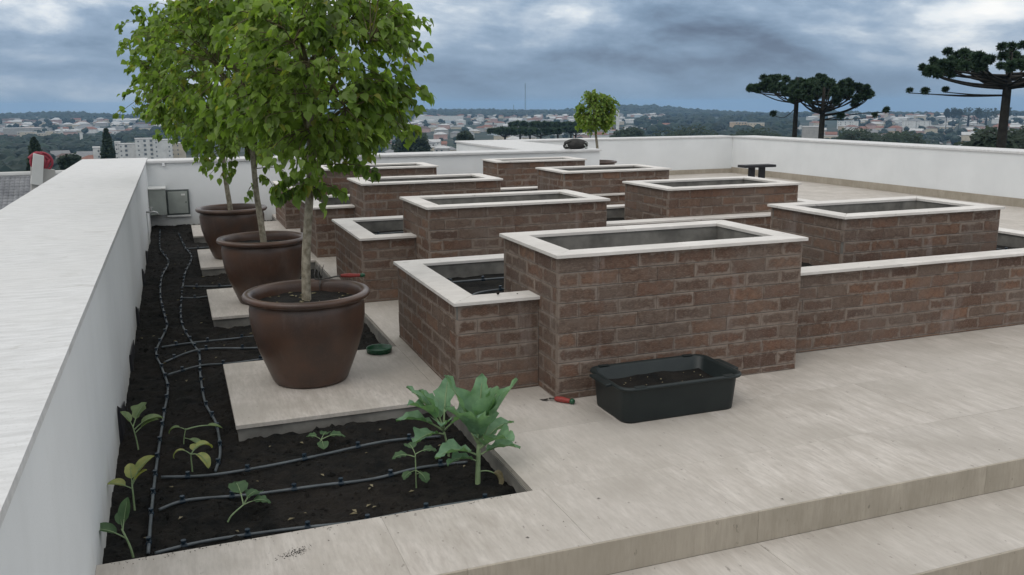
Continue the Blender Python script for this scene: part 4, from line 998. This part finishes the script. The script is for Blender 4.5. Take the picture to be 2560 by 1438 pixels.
def scatter(p0, p1, r0, r1, n, pal, where, sc=(9, 15), tall=.45):
    k = 0; tries = 0
    while k < n and tries < n*30:
        tries += 1
        px = rnd.uniform(p0, p1); r_ = math.sqrt(rnd.uniform(r0*r0, r1*r1)); wx = rnd.uniform(*sc); wy = rnd.uniform(7, 10); p_, az = at(px, r_)
        if any((p_.x-h_[0])**2+(p_.y-h_[1])**2 < (h_[2]+wx*.55)**2 for h_ in HOUSES): continue
        wl = rnd.choice(pal); rf = rnd.choice(['grey', 'terracotta', 'pale', 'grey', 'pale', 'brown']); kd = rnd.choice(['hip', 'gable', 'flat', 'hip'])
        h_ = rnd.choice([3.2, 6.1]) if rnd.random() > tall else 6.2
        kdn = {'hip': 'hipped', 'gable': 'gabled', 'flat': 'flat'}[kd]
        near = 'nearer' if r_ < 1000 else ('far' if r_ > 1600 else '')
        lm = next(t_ for lim, t_ in MARKS if px < lim)
        o = house(px, r_, wx, wy, h_, wl, rf, kd, rnd, ' '.join(f'{near} {wl} house, {kdn} {rf} roof, {lm}'.split()), where, windows=r_ < 1000); AREA.append((px, o)); k += 1
# landmarks first, so that the scatter keeps clear of them
def block(px0, px1, ytop, r_, wall, label, name='apartment_building', depth=12, floors=None, rr=True, roofkind='flat', group=None, win=True, wrnd=None, roofc='pale'):
    pxc = (px0+px1)/2; p_, az = at(pxc, r_); wx = (px1-px0)/FPX*r_; top = far(pxc, ytop, r_).z; h_ = top-p_.z
    HOUSES.append((p_.x, p_.y, wx*.6))
    root = tag(empty(name, p_, -az), label, 'building', group)
    MB().box(-wx/2, wx/2, 0, depth, -3, h_).build('wall', 'w_'+wall, root)
    MB().box(-wx/2-.15, wx/2+.15, -.15, depth+.15, h_+.01, h_+.4).build('roof', 'r_'+roofc, root)
    if win:
        fh = 2.85; n = max(2, round(wx/3.4)); rd = random.Random(int(px0)); cols = [rd.choice([0, 1, 1, 2]) for _ in range(n)]
        for f_ in range(max(1, int(h_/fh)-0)):
            z = h_-(f_+1)*fh+.9
            if z < 0: break
            if f_ > 5: break
            for i in range(n):
                if cols[i] == 0: continue
                cx = -wx/2+wx*(i+.5)/n; q = .75 if cols[i] == 2 else .42
                MB().box(cx-q, cx+q, -.06, .02, z, z+(1.5 if cols[i] == 2 else .95)).build('window', 'farglass', root)
    return root
block(222, 237, 371, 500, 'white', 'narrow white block just left of the dark cypress, above the parapet')
block(278, 290, 357, 640, 'white', 'slim white stair tower at the left end of the apartment estate')
block(290, 332, 361, 630, 'white', 'lower white apartment block left of the tallest one')
block(332.5, 373, 348, 625, 'white', 'tallest white apartment block of the estate beyond the parapet')
block(377, 418, 351, 622, 'white', 'white apartment block right of the tallest one, partly behind leaves')
block(418.5, 452, 359, 640, 'cream', 'cream apartment block at the right end of the estate, behind leaves')
block(1042, 1156, 291, 1950, 'white', 'long white factory building with a pale roof below the wooded ridge', 'factory', 30, win=False)
block(12, 84, 321, 1400, 'grey', 'long low warehouse with a white roof on the far left', 'warehouse', 30, win=False)
block(40, 78, 331, 1250, 'cream', 'beige block of flats on the far left, left one of four'); block(82, 104, 334, 1230, 'cream', 'beige block of flats on the far left, second of four')
block(108, 128, 329, 1260, 'cream', 'beige block of flats on the far left, third of four'); block(130, 143, 333, 1240, 'cream', 'beige block of flats on the far left, right one of four')
block(144.5, 149.5, 318, 1100, 'white', 'thin white tower right of the beige flats', 'tower', 3, win=False)
block(191.5, 197.5, 333, 880, 'white', 'thin white column standing in the dark woods on the left', 'tower', 2.4, win=False)
block(1451, 1463, 284, 1100, 'cream', 'pale square tower left of the small potted tree crown', 'tower', 6, win=False)
block(1541, 1549, 276, 1200, 'white', 'white tower with a wide cap right of the small potted tree crown', 'tower', 5, win=False)
block(1828, 1868, 306, 1150, 'ochre', 'ochre two-storey block left of the paired umbrella pines', group=None); block(1872, 1912, 308, 1160, 'cream', 'cream two-storey block just left of the paired umbrella pines')
block(2012, 2054, 318, 620, 'grey', 'grey block seen between the trunks of the paired umbrella pines', win=False)
block(2266, 2325, 303, 1400, 'white', 'wide white hall with a grey roof on the right', 'hall', 20, roofc='grey'); block(2100, 2146, 304, 1450, 'white', 'low white building right of the paired umbrella pines', 'hall', 16)
house(1226, 560, 13, 9, 3.2, 'pink', MAT and 'redroof', 'hip', rnd, 'pink house with a bright red roof behind the broad white wall top', None, turn=.2) if False else None
p_, az = at(1224, 640)
root = tag(empty('house', p_, -az+.15), 'house with a bright red hipped roof beside the dark flat-topped pines', 'house'); HOUSES.append((p_.x, p_.y, 9))
MB().box(-6, 6, -4, 4, -2, 7.4).build('wall', 'w_pink', root); mesh('roof', [(-6.5, -4.5, 7.42), (6.5, -4.5, 7.42), (6.5, 4.5, 7.42), (-6.5, 4.5, 7.42), (-1.5, 0, 10.6), (1.5, 0, 10.6)], [(0, 1, 5, 4), (1, 2, 5), (2, 3, 4, 5), (3, 0, 4), (3, 2, 1, 0)], 'redroof', root)
for (px, ytop, r_, lab) in ((1313, 208, 2600, 'tall thin lattice radio mast rising above the ridge'), (1284, 262, 2600, 'short radio mast left of the tall one')):
    p_, az = at(px, r_); h_ = far(px, ytop, r_).z-p_.z; root = tag(empty('radio_mast', p_, -az), lab, 'mast'); q = 1.7 if h_ > 60 else 1.2
    for k in range(3):
        a = k*2.1; MB().tube([(q*math.cos(a), q*math.sin(a), 0), (q*.9*math.cos(a), q*.9*math.sin(a), h_*.55), (.2*math.cos(a), .2*math.sin(a), h_)], .42, 4).build('mast_leg', 'darkgrey', root)
    mb = MB()
    for i in range(int(h_/6)):
        for k in range(3):
            a, b2 = k*2.1, (k+1)*2.1; z = i*6; q1 = q*(1-.5*z/h_); mb.tube([(q1*math.cos(a), q1*math.sin(a), z), (q1*math.cos(b2), q1*math.sin(b2), z+6)], .18, 3)
    mb.build('bracing', 'darkgrey', root)
scatter(955, 1650, 600, 900, 46, ['white', 'cream', 'pink', 'grey', 'white'], 'houses of the middle town', (11, 18))
scatter(940, 1660, 900, 1500, 62, ['white', 'cream', 'pink', 'grey', 'white', 'pale blue'], 'houses of the middle town', (12, 20))
scatter(940, 1660, 1500, 2350, 34, ['white', 'cream', 'white', 'pale blue'], 'houses of the middle town', (14, 28))
scatter(-60, 440, 1150, 2350, 72, ['white', 'cream', 'grey', 'white', 'pale blue'], 'houses of the town on the left', (12, 26))
scatter(110, 240, 600, 760, 12, ['white', 'grey', 'grey'], 'houses below the dark woods on the left', (12, 20))
scatter(1650, 2000, 850, 1500, 14, ['white', 'cream', 'pink'], 'houses in the woods left of the umbrella pines', (10, 16))
scatter(2040, 2560, 800, 1500, 50, ['white', 'cream', 'pink', 'grey', 'ochre'], 'houses of the town on the right', (12, 20))
scatter(2040, 2560, 1500, 2300, 24, ['white', 'cream', 'white', 'grey'], 'houses of the town on the right', (14, 26))
mbs_ = {k_: MB() for k_ in ('w_white', 'w_cream', 'w_grey', 'w_pink', 'r_grey', 'r_pale', 'r_terracotta')}
for i in range(420):
    p0, p1 = rnd.choice([(-200, 440), (930, 1660), (930, 1660), (2030, 2700)]); px = rnd.uniform(p0, p1); r_ = math.sqrt(rnd.uniform(1300**2, 2450**2)); p_, az = at(px, r_)
    if any((p_.x-h_[0])**2+(p_.y-h_[1])**2 < (h_[2]+9)**2 for h_ in HOUSES): continue
    HOUSES.append((p_.x, p_.y, 7)); x, y, h_ = rnd.uniform(5, 11), rnd.uniform(4, 6), rnd.choice([3.5, 6, 6.5, 8]); az += rnd.uniform(-.5, .5); c_, s_ = math.cos(az), -math.sin(az)
    tr_ = lambda V: [(p_.x+v[0]*c_-v[1]*s_, p_.y+v[0]*s_+v[1]*c_, p_.z+v[2]) for v in V]
    mbs_[rnd.choice(['w_white', 'w_white', 'w_cream', 'w_grey', 'w_pink'])].add(tr_([(a_, b2, z_) for z_ in (-3, h_) for b2 in (-y, y) for a_ in (-x, x)]), [(0, 2, 3, 1), (0, 1, 5, 4), (2, 6, 7, 3), (0, 4, 6, 2), (1, 3, 7, 5)])
    mbs_[rnd.choice(['r_grey', 'r_pale', 'r_pale', 'r_terracotta'])].add(tr_([(-x-.5, -y-.5, h_+.01), (x+.5, -y-.5, h_+.01), (x+.5, y+.5, h_+.01), (-x-.5, y+.5, h_+.01), (-x*.4, 0, h_+2), (x*.4, 0, h_+2)]), [(0, 1, 5, 4), (1, 2, 5), (2, 3, 4, 5), (3, 0, 4), (3, 2, 1, 0)])
V = []; F = []; MI = []; keys = list(mbs_)
for q_, k_ in enumerate(keys): b_ = len(V); V += mbs_[k_].V; F += [tuple(i+b_ for i in f) for f in mbs_[k_].F]; MI += [q_]*len(mbs_[k_].F)
o = mesh('far_rooftops', V, F, keys); o.data.polygons.foreach_set('material_index', MI); tag(o, 'mass of tiny far-off houses below the wooded ridge', 'houses', kind='stuff')
from collections import defaultdict
dd = defaultdict(list)
for px, o in AREA: dd[o['label']].append((px, o))
ORD = ['leftmost of several alike', 'second of several alike', 'third of several alike', 'fourth of several alike', 'fifth of several alike']
for lb, it in dd.items():
    if len(it) < 2: continue
    it.sort(key=lambda t_: t_[0])
    for i, (px, o) in enumerate(it): o['label'] = lb+', '+(('left one', 'right one')[i] if len(it) == 2 else ('leftmost', 'second', 'third', 'fourth', 'fifth', 'sixth')[min(i, 5)])
woods('far_wood', 'dark woods between the houses left of the potted trees', [(-80, 265, 760, 1060, 420, 5, 8), (290, 470, 800, 1250, 110, 5, 9), (-80, 460, 1100, 2350, 150, 4, 7), (-80, 130, 420, 760, 200, 5, 8), (130, 300, 560, 620, 12, 3, 5)], 31)
woods('far_wood', 'trees among the houses in the middle distance', [(930, 1650, 620, 1100, 50, 2.5, 5), (930, 1650, 1100, 2350, 130, 4, 7), (1230, 1460, 500, 600, 25, 3.5, 5)], 32)
woods('far_wood', 'dark broad woods behind the white corner of the terrace', [(1600, 1990, 1000, 1900, 330, 6, 10), (1560, 1990, 520, 900, 300, 5, 8), (1790, 1960, 820, 920, 50, 7, 10)], 33)
woods('far_wood', 'dark woods behind the right wall between the umbrella pines', [(2060, 2345, 480, 760, 260, 5, 8), (2040, 2620, 900, 2350, 130, 4, 7), (1950, 2100, 420, 560, 60, 4, 7), (2330, 2600, 480, 700, 50, 3, 5), (2200, 2400, 900, 1120, 30, 4, 6)], 34)

# trees one can tell apart
def leafy(name, label, px, r_, ytop, wpx, hfrac, seed, shape='round', n=2600, group=None, mat='neartree', ls=.32):
    p_, az = at(px, r_); top = far(px, ytop, r_).z; W = wpx/FPX*r_/2; Hh = W*2*hfrac; rd = random.Random(seed)
    root = tag(empty(name, p_), label, 'tree', group); zt = top-p_.z
    MB().tube([(0, 0, -1), (0, 0, zt*.5), (0, 0, zt-Hh*.3)], [W*.09+.15, W*.07+.1, .08], 8).build('trunk', 'darkbark', root, True)
    V = []; F = []; T = []
    for i in range(n):
        if shape == 'cone':
            t_ = rd.random()**.75; z = zt-Hh*t_; rad = W*(.06+.94*t_**.8)*(1+.25*fn(i*.0, z*.9, seed, 1)); a = rd.uniform(0, 6.283); q = rad*rd.uniform(.4, 1)**.5*(1+.22*fn(math.cos(a)*2, math.sin(a)*2, z*.6, 1)); c = Vector((q*math.cos(a), q*math.sin(a), z))
        else:
            v = Vector((rd.gauss(0, 1), rd.gauss(0, 1), rd.gauss(0, 1))).normalized(); q = rd.uniform(.3, 1)**.4*(1+.35*fn(v.x+seed, v.y, v.z, 1.8)+.18*fn(v.x+seed, v.y, v.z, 4.5))
            c = Vector((v.x*W*q, v.y*W*q, zt-Hh/2+v.z*Hh/2*q))
        s_ = ls*rd.uniform(.6, 1.5); u = Vector((rd.gauss(0, 1), rd.gauss(0, 1), rd.gauss(0, .6))).normalized(); w2 = u.orthogonal().normalized(); b_ = len(V)
        V += [c+u*s_, c+w2*s_*.6, c-u*s_, c-w2*s_*.6]; F.append((b_, b_+1, b_+2, b_+3)); tt = .2+.6*(.5+.5*fn(c.x, c.y, c.z+seed, 1.1/max(.5, W*.3)))*rd.uniform(.6, 1.3); T += [min(.9, tt)]*4
    mesh('crown', V, F, mat, root, False, attrs={'tint': T}); return root
leafy('cypress', 'dark conical cypress left of the white apartment estate', 258, 190, 322, 44, 2.4, 1, 'cone', 3200, ls=.3)
leafy('cypress', 'dark ragged conifer behind the grey chimney on the left', 74, 150, 345, 56, 1.9, 2, 'cone', 3000, ls=.3)
leafy('round_tree', 'dark bushy tree rising behind the end wall, left of the broad wall top', 1026, 250, 324, 84, .95, 3, n=4200, ls=.42)
leafy('round_tree', 'small dark round tree just left of the red roof', 1161, 260, 328, 36, 1.0, 4, n=1600, ls=.36)
leafy('round_tree', 'bushy dark tree behind the right wall under the far right umbrella pine', 2505, 110, 322, 140, .8, 5, n=5200, ls=.26)
leafy('round_tree', 'low dark tree at the right image edge behind the wall', 2585, 120, 312, 110, 1.0, 6, n=3200, ls=.26)
leafy('round_tree', 'dark bush below the paired umbrella pines, behind the wall', 2150, 300, 322, 120, .7, 7, n=3000, ls=.5)
leafy('round_tree', 'broad dark tree behind the wall, right of the paired umbrella pines', 2260, 280, 328, 150, .6, 8, n=3200, ls=.5)
leafy('round_tree', 'dark tree behind the far wall left of the paired umbrella pines', 1900, 300, 322, 150, .6, 9, n=3200, ls=.5)
leafy('round_tree', 'dark tree beside the small potted tree, behind the far wall', 1575, 330, 318, 90, .6, 10, n=2400, ls=.5)
leafy('round_tree', 'broad dark tree behind the far wall, left of the wall corner', 1720, 320, 316, 170, .55, 11, n=3400, ls=.5)
leafy('round_tree', 'round tree behind the left parapet beside the grey chimney', 160, 170, 388, 50, .8, 12, n=1600, ls=.3)
for i, (px, yt, w_) in enumerate(((2370, 272, 12), (2386, 270, 14), (2402, 273, 10), (2448, 270, 14), (2425, 268, 60), (2470, 270, 50), (2522, 268, 14))):
    leafy('ridge_tree', ['slender tree on the skyline, first of the row near the far right pine', 'slender tree on the skyline, second of the row near the far right pine', 'slender tree on the skyline, third of the row near the far right pine', 'thin dark skyline tree rising from the clump near the far right pine',
        'broad dark skyline clump left of the far right pine trunk', 'broad dark skyline clump right behind the far right pine branches', 'lone skyline tree right of the far right pine trunk'][i], px, 1500, yt, w_, 1.5 if w_ < 20 else .5, 50+i, n=500, mat='fartree', ls=1.3)

# umbrella pines
def tuft_mesh(seed):
    rd = random.Random(seed); V = []; F = []; T = []
    for i in range(190):
        v = Vector((rd.gauss(0, 1), rd.gauss(0, 1), rd.gauss(0, 1)+.25)).normalized(); s_ = v.orthogonal().normalized(); s_ = Matrix.Rotation(rd.uniform(0, 6.28), 3, v) @ s_
        q = rd.uniform(.75, 1.05); b_ = len(V); wd = .085
        V += [v*.12-s_*wd*.6, v*.12+s_*wd*.6, v*q*.7+s_*wd, v*q, v*q*.7-s_*wd]; F.append((b_, b_+1, b_+2, b_+3, b_+4)); T += [rd.uniform(.2, .9)]*5
    me = bpy.data.meshes.new('needle_tuft'); me.from_pydata([tuple(v) for v in V], [], F); me.materials.append(MAT['araucaria'])
    a = me.attributes.new('tint', 'FLOAT', 'POINT'); a.data.foreach_set('value', T); me.update(); return me
TUFTS = [tuft_mesh(s_) for s_ in (1, 2, 3, 4)]
def umbrella_pine(label, px, r_, ytop, yedge, ylimb, wl, wr, seed, nl=16, ts=.85, trunk_r=.32, extras=(), group='umbrella pines', lean=0, nper=(2, 4)):
    p_, az = at(px, r_); rd = random.Random(seed); root = tag(empty('umbrella_pine', p_, -az), label, 'pine tree', group)
    zt, ze, zl = (far(px, y, r_).z-p_.z for y in (ytop, yedge, ylimb)); k = r_/FPX
    MB().tube([(0, 0, -1), (lean*.5, 0, zl*.6), (lean, 0, zl), (lean, 0, zt-ts)], [trunk_r*1.25, trunk_r, trunk_r*.85, trunk_r*.3], 10).build('trunk', 'darkbark', root, True)
    def tuft(c, s_):
        o = bpy.data.objects.new('needle_tuft', rd.choice(TUFTS)); C.objects.link(o); o.parent = root; o.location = c; s_ *= rd.uniform(.8, 1.2); o.scale = (s_, s_, s_*.85); o.rotation_euler = (rd.uniform(-.4, .4), rd.uniform(-.4, .4), rd.uniform(0, 6.28))
    for i in range(nl):
        a = i*2.39996+rd.uniform(-.2, .2); q = rd.uniform(.45, 1) if i % 3 else rd.uniform(.85, 1)
        W = (wr if math.cos(a) > 0 else wl)*k; ex, ey = math.cos(a)*W*q, math.sin(a)*.5*(wl+wr)*k*q
        zo = zl+(zt-zl)*.35*rd.random(); z1 = ze+(zt-ze)*(1-q*q)*rd.uniform(.7, 1)-ts*.3
        P = smooth_path([(lean, 0, zo), (lean+ex*.45, ey*.45, zo+(z1-zo)*.18), (lean+ex*.85, ey*.85, zo+(z1-zo)*.62), (lean+ex, ey, z1)], 5)
        MB().tube(P, [trunk_r*.30*(1-.65*j/len(P)) for j in range(len(P))], 6).build('limb', 'darkbark', root, True)
        tuft(P[-1]+Vector((0, 0, ts*.3)), ts)
        for m_ in range(rd.randint(*nper)):
            b_ = P[int(len(P)*rd.uniform(.55, .95))]; e_ = b_+Vector((rd.uniform(-1, 1)*ts*1.7, rd.uniform(-1, 1)*ts*1.7, rd.uniform(.3, 1.1)*ts)); e_.z = min(e_.z, zt-ts*.6)
            MB().tube([b_, b_.lerp(e_, .6)-Vector((0, 0, ts*.1)), e_], [trunk_r*.12, trunk_r*.1, trunk_r*.07], 5).build('branchlet', 'darkbark', root, True)
            tuft(e_, ts)
    for (ex_px, y_) in extras:
        z1 = far(px+ex_px, y_, r_).z-p_.z; ex = ex_px*k
        P = smooth_path([(lean, 0, zl-.3), (ex*.5, -.3, z1-.5), (ex, -.5, z1-.3)], 5); MB().tube(P, [trunk_r*.2*(1-.6*j/len(P)) for j in range(len(P))], 6).build('limb', 'darkbark', root, True); tuft(P[-1]+Vector((0, 0, .2)), ts*.85)
    return root
umbrella_pine('left one of the paired umbrella pines, trunk behind its neighbour\'s branches', 1991, 95, 180, 222, 262, 112, 95, 1, 26, .52, .26, extras=((-50, 281),), nper=(2, 4))
umbrella_pine('right one of the paired umbrella pines, low spreading candelabra limbs', 2058, 90, 188, 238, 292, 90, 102, 2, 28, .54, .29, extras=((135, 272), (112, 285), (40, 286)), nper=(2, 3))
umbrella_pine('large umbrella pine cut by the right image edge', 2514, 74, 104, 180, 228, 175, 185, 3, 36, .50, .34, extras=((-190, 222), (-158, 224), (-118, 220)), nper=(2, 4))
for i, (px, yt, w_, r_) in enumerate(((1262, 322, 36, 340), (1325, 306, 52, 360), (1395, 308, 50, 380), (1352, 322, 46, 330), (1440, 318, 40, 370), (1300, 320, 40, 350), (1428, 306, 36, 400))):
    umbrella_pine(['low flat-topped pine at the left end of the dark clump behind the far wall', 'tallest flat-topped pine of the dark clump behind the far wall', 'wide flat-topped pine right of the tallest in the dark clump', 'low dense pine in front of the dark clump',
        'pine at the right end of the dark clump, behind the dark bag', 'second pine from the left in the dark clump', 'small pine behind the right part of the dark clump'][i], px, r_, yt, yt+7, yt+22, w_, w_, 20+i, 12, 1.6, .45, nper=(1, 3), group='flat topped pines behind the far wall')

# neighbour's tiled roof with a chimney
p_ = far(40, 437, 55); az = math.atan2(p_.x, p_.y)
root = tag(empty('tiled_roof_house', (p_.x, p_.y, -9), R_(3)), 'neighbouring house with a grey tiled roof, lower left behind the parapet', 'house')
zr = p_.z+9
MB().box(-18, 6.2, -12, 12, -6, zr-5.3).build('wall', 'w_grey', root)
m_ = simple('grey_roof_tiles', (.22, .225, .235), (.13, .135, .145), 1.5, .85, .2, .2, .01); MAT['tile'] = m_
mesh('roof', [(-18.6, -12.8, zr-5.2), (7, -12.8, zr-5.2), (7, 12.8, zr-5.2), (-18.6, 12.8, zr-5.2), (-18.6, 0, zr-.06), (2.6, 0, zr-.06)], [(0, 1, 5, 4), (1, 2, 5), (2, 3, 4, 5), (3, 0, 4), (3, 2, 1, 0)], 'tile', root)
mb = MB(); sl_ = math.atan2(5.14, 12.8)
for i in range(40):
    for j in range(95):
        x = -16+j*.235; d0 = i*.34; yy = -d0*math.cos(sl_)
        if x > 2.4+(d0/13.8)*4.4: continue
        z = zr-.06-d0*math.sin(sl_); y2 = -(d0+.36)*math.cos(sl_); z2 = zr-.06-(d0+.36)*math.sin(sl_)
        mb.add([(x, yy, z+.012), (x+.115, yy, z+.05), (x+.225, yy, z+.012), (x, y2, z2+.035), (x+.115, y2, z2+.075), (x+.225, y2, z2+.035)], [(0, 3, 4, 1), (1, 4, 5, 2), (3, 0, 1), (4, 3, 5)])
tag(mb.build('roof_tile', 'tile', root), kind='stuff')
MB().tube([(-18.4, 0, zr), (2.7, 0, zr)], .17, 8).build('ridge_cap', 'r_pale', root); MB().tube([(2.6, 0, zr), (6.9, -12.6, zr-5.1)], .15, 8).build('hip_cap', 'r_grey', root)
c = far(106, 474, 50); K = 2.28
ch = tag(empty('chimney', (c.x, c.y, c.z-.8*K), R_(10)), 'pale cement chimney hood leaning above the neighbouring roof', 'chimney')
def KK(V): return [(x*K, y*K, z*K) for x, y, z in V]
QF = [(0, 1, 5, 4), (1, 2, 6, 5), (2, 3, 7, 6), (3, 0, 4, 7), (4, 5, 6, 7), (3, 2, 1, 0)]
MB().add(KK([(-.30, -.25, 0), (.26, -.25, 0), (.26, .25, 0), (-.30, .25, 0), (-.17, -.2, 1.30), (.28, -.2, 1.22), (.28, .2, 1.22), (-.17, .2, 1.30)]), QF).build('shaft', 'w_grey', ch)
MB().add(KK([(-.22, -.26, .95), (.0, -.26, .90), (.0, -.05, .90), (-.22, -.05, .95), (-.10, -.3, 1.60), (.09, -.3, 1.54), (.09, -.1, 1.54), (-.10, -.1, 1.60)]), QF).build('hood', 'w_white', ch)
hp = tag(empty('red_hoop', (c.x+.04, c.y-.04, c.z+.60*K), R_(10)), 'red round hoop with folded red sheeting fixed to the chimney hood', 'hoop')
MAT['red'] = simple('faded_red_plastic', (.30, .035, .055), (.20, .02, .035), 6, .5, .4, .1)
MB().tube(KK([(.03+.21*math.cos(a), .0, .20*math.sin(a)) for a in [2*math.pi*k/36 for k in range(37)]]), .06, 8, False).build('ring', 'red', hp, True)
mb = MB(); mb.tube(smooth_path(KK([(-.2, .03, .08), (-.05, 0, .19), (.1, .02, .12), (.2, .03, .02)]), 5), .10, 7); mb.tube(smooth_path(KK([(.02, .03, .16), (.08, 0, 0), (.02, .03, -.18)]), 5), .12, 7); mb.tube(smooth_path(KK([(.2, .03, .05), (.12, .02, -.08), (.05, .03, -.2)]), 5), .11, 7)
mb.build('red_sheeting', 'red', hp, True)

# ------------------------------------------------------------------ the damp evening air
hb = MB().box(-5200, 6200, -5200, 9000, -900, 26).build('haze', 'land'); hb.data.materials.clear()
m = bpy.data.materials.new('pale_haze'); m.use_nodes = True; t = m.node_tree; t.nodes.clear()
pv = t.nodes.new('ShaderNodeVolumePrincipled'); pv.inputs['Color'].default_value = (.42, .68, 1, 1); pv.inputs['Density'].default_value = 1.35e-4; pv.inputs['Anisotropy'].default_value = .2
t.links.new(pv.outputs[0], t.nodes.new('ShaderNodeOutputMaterial').inputs['Volume']); hb.data.materials.append(m)
tag(hb, 'thin bluish haze over the distant town', 'haze', kind='stuff')
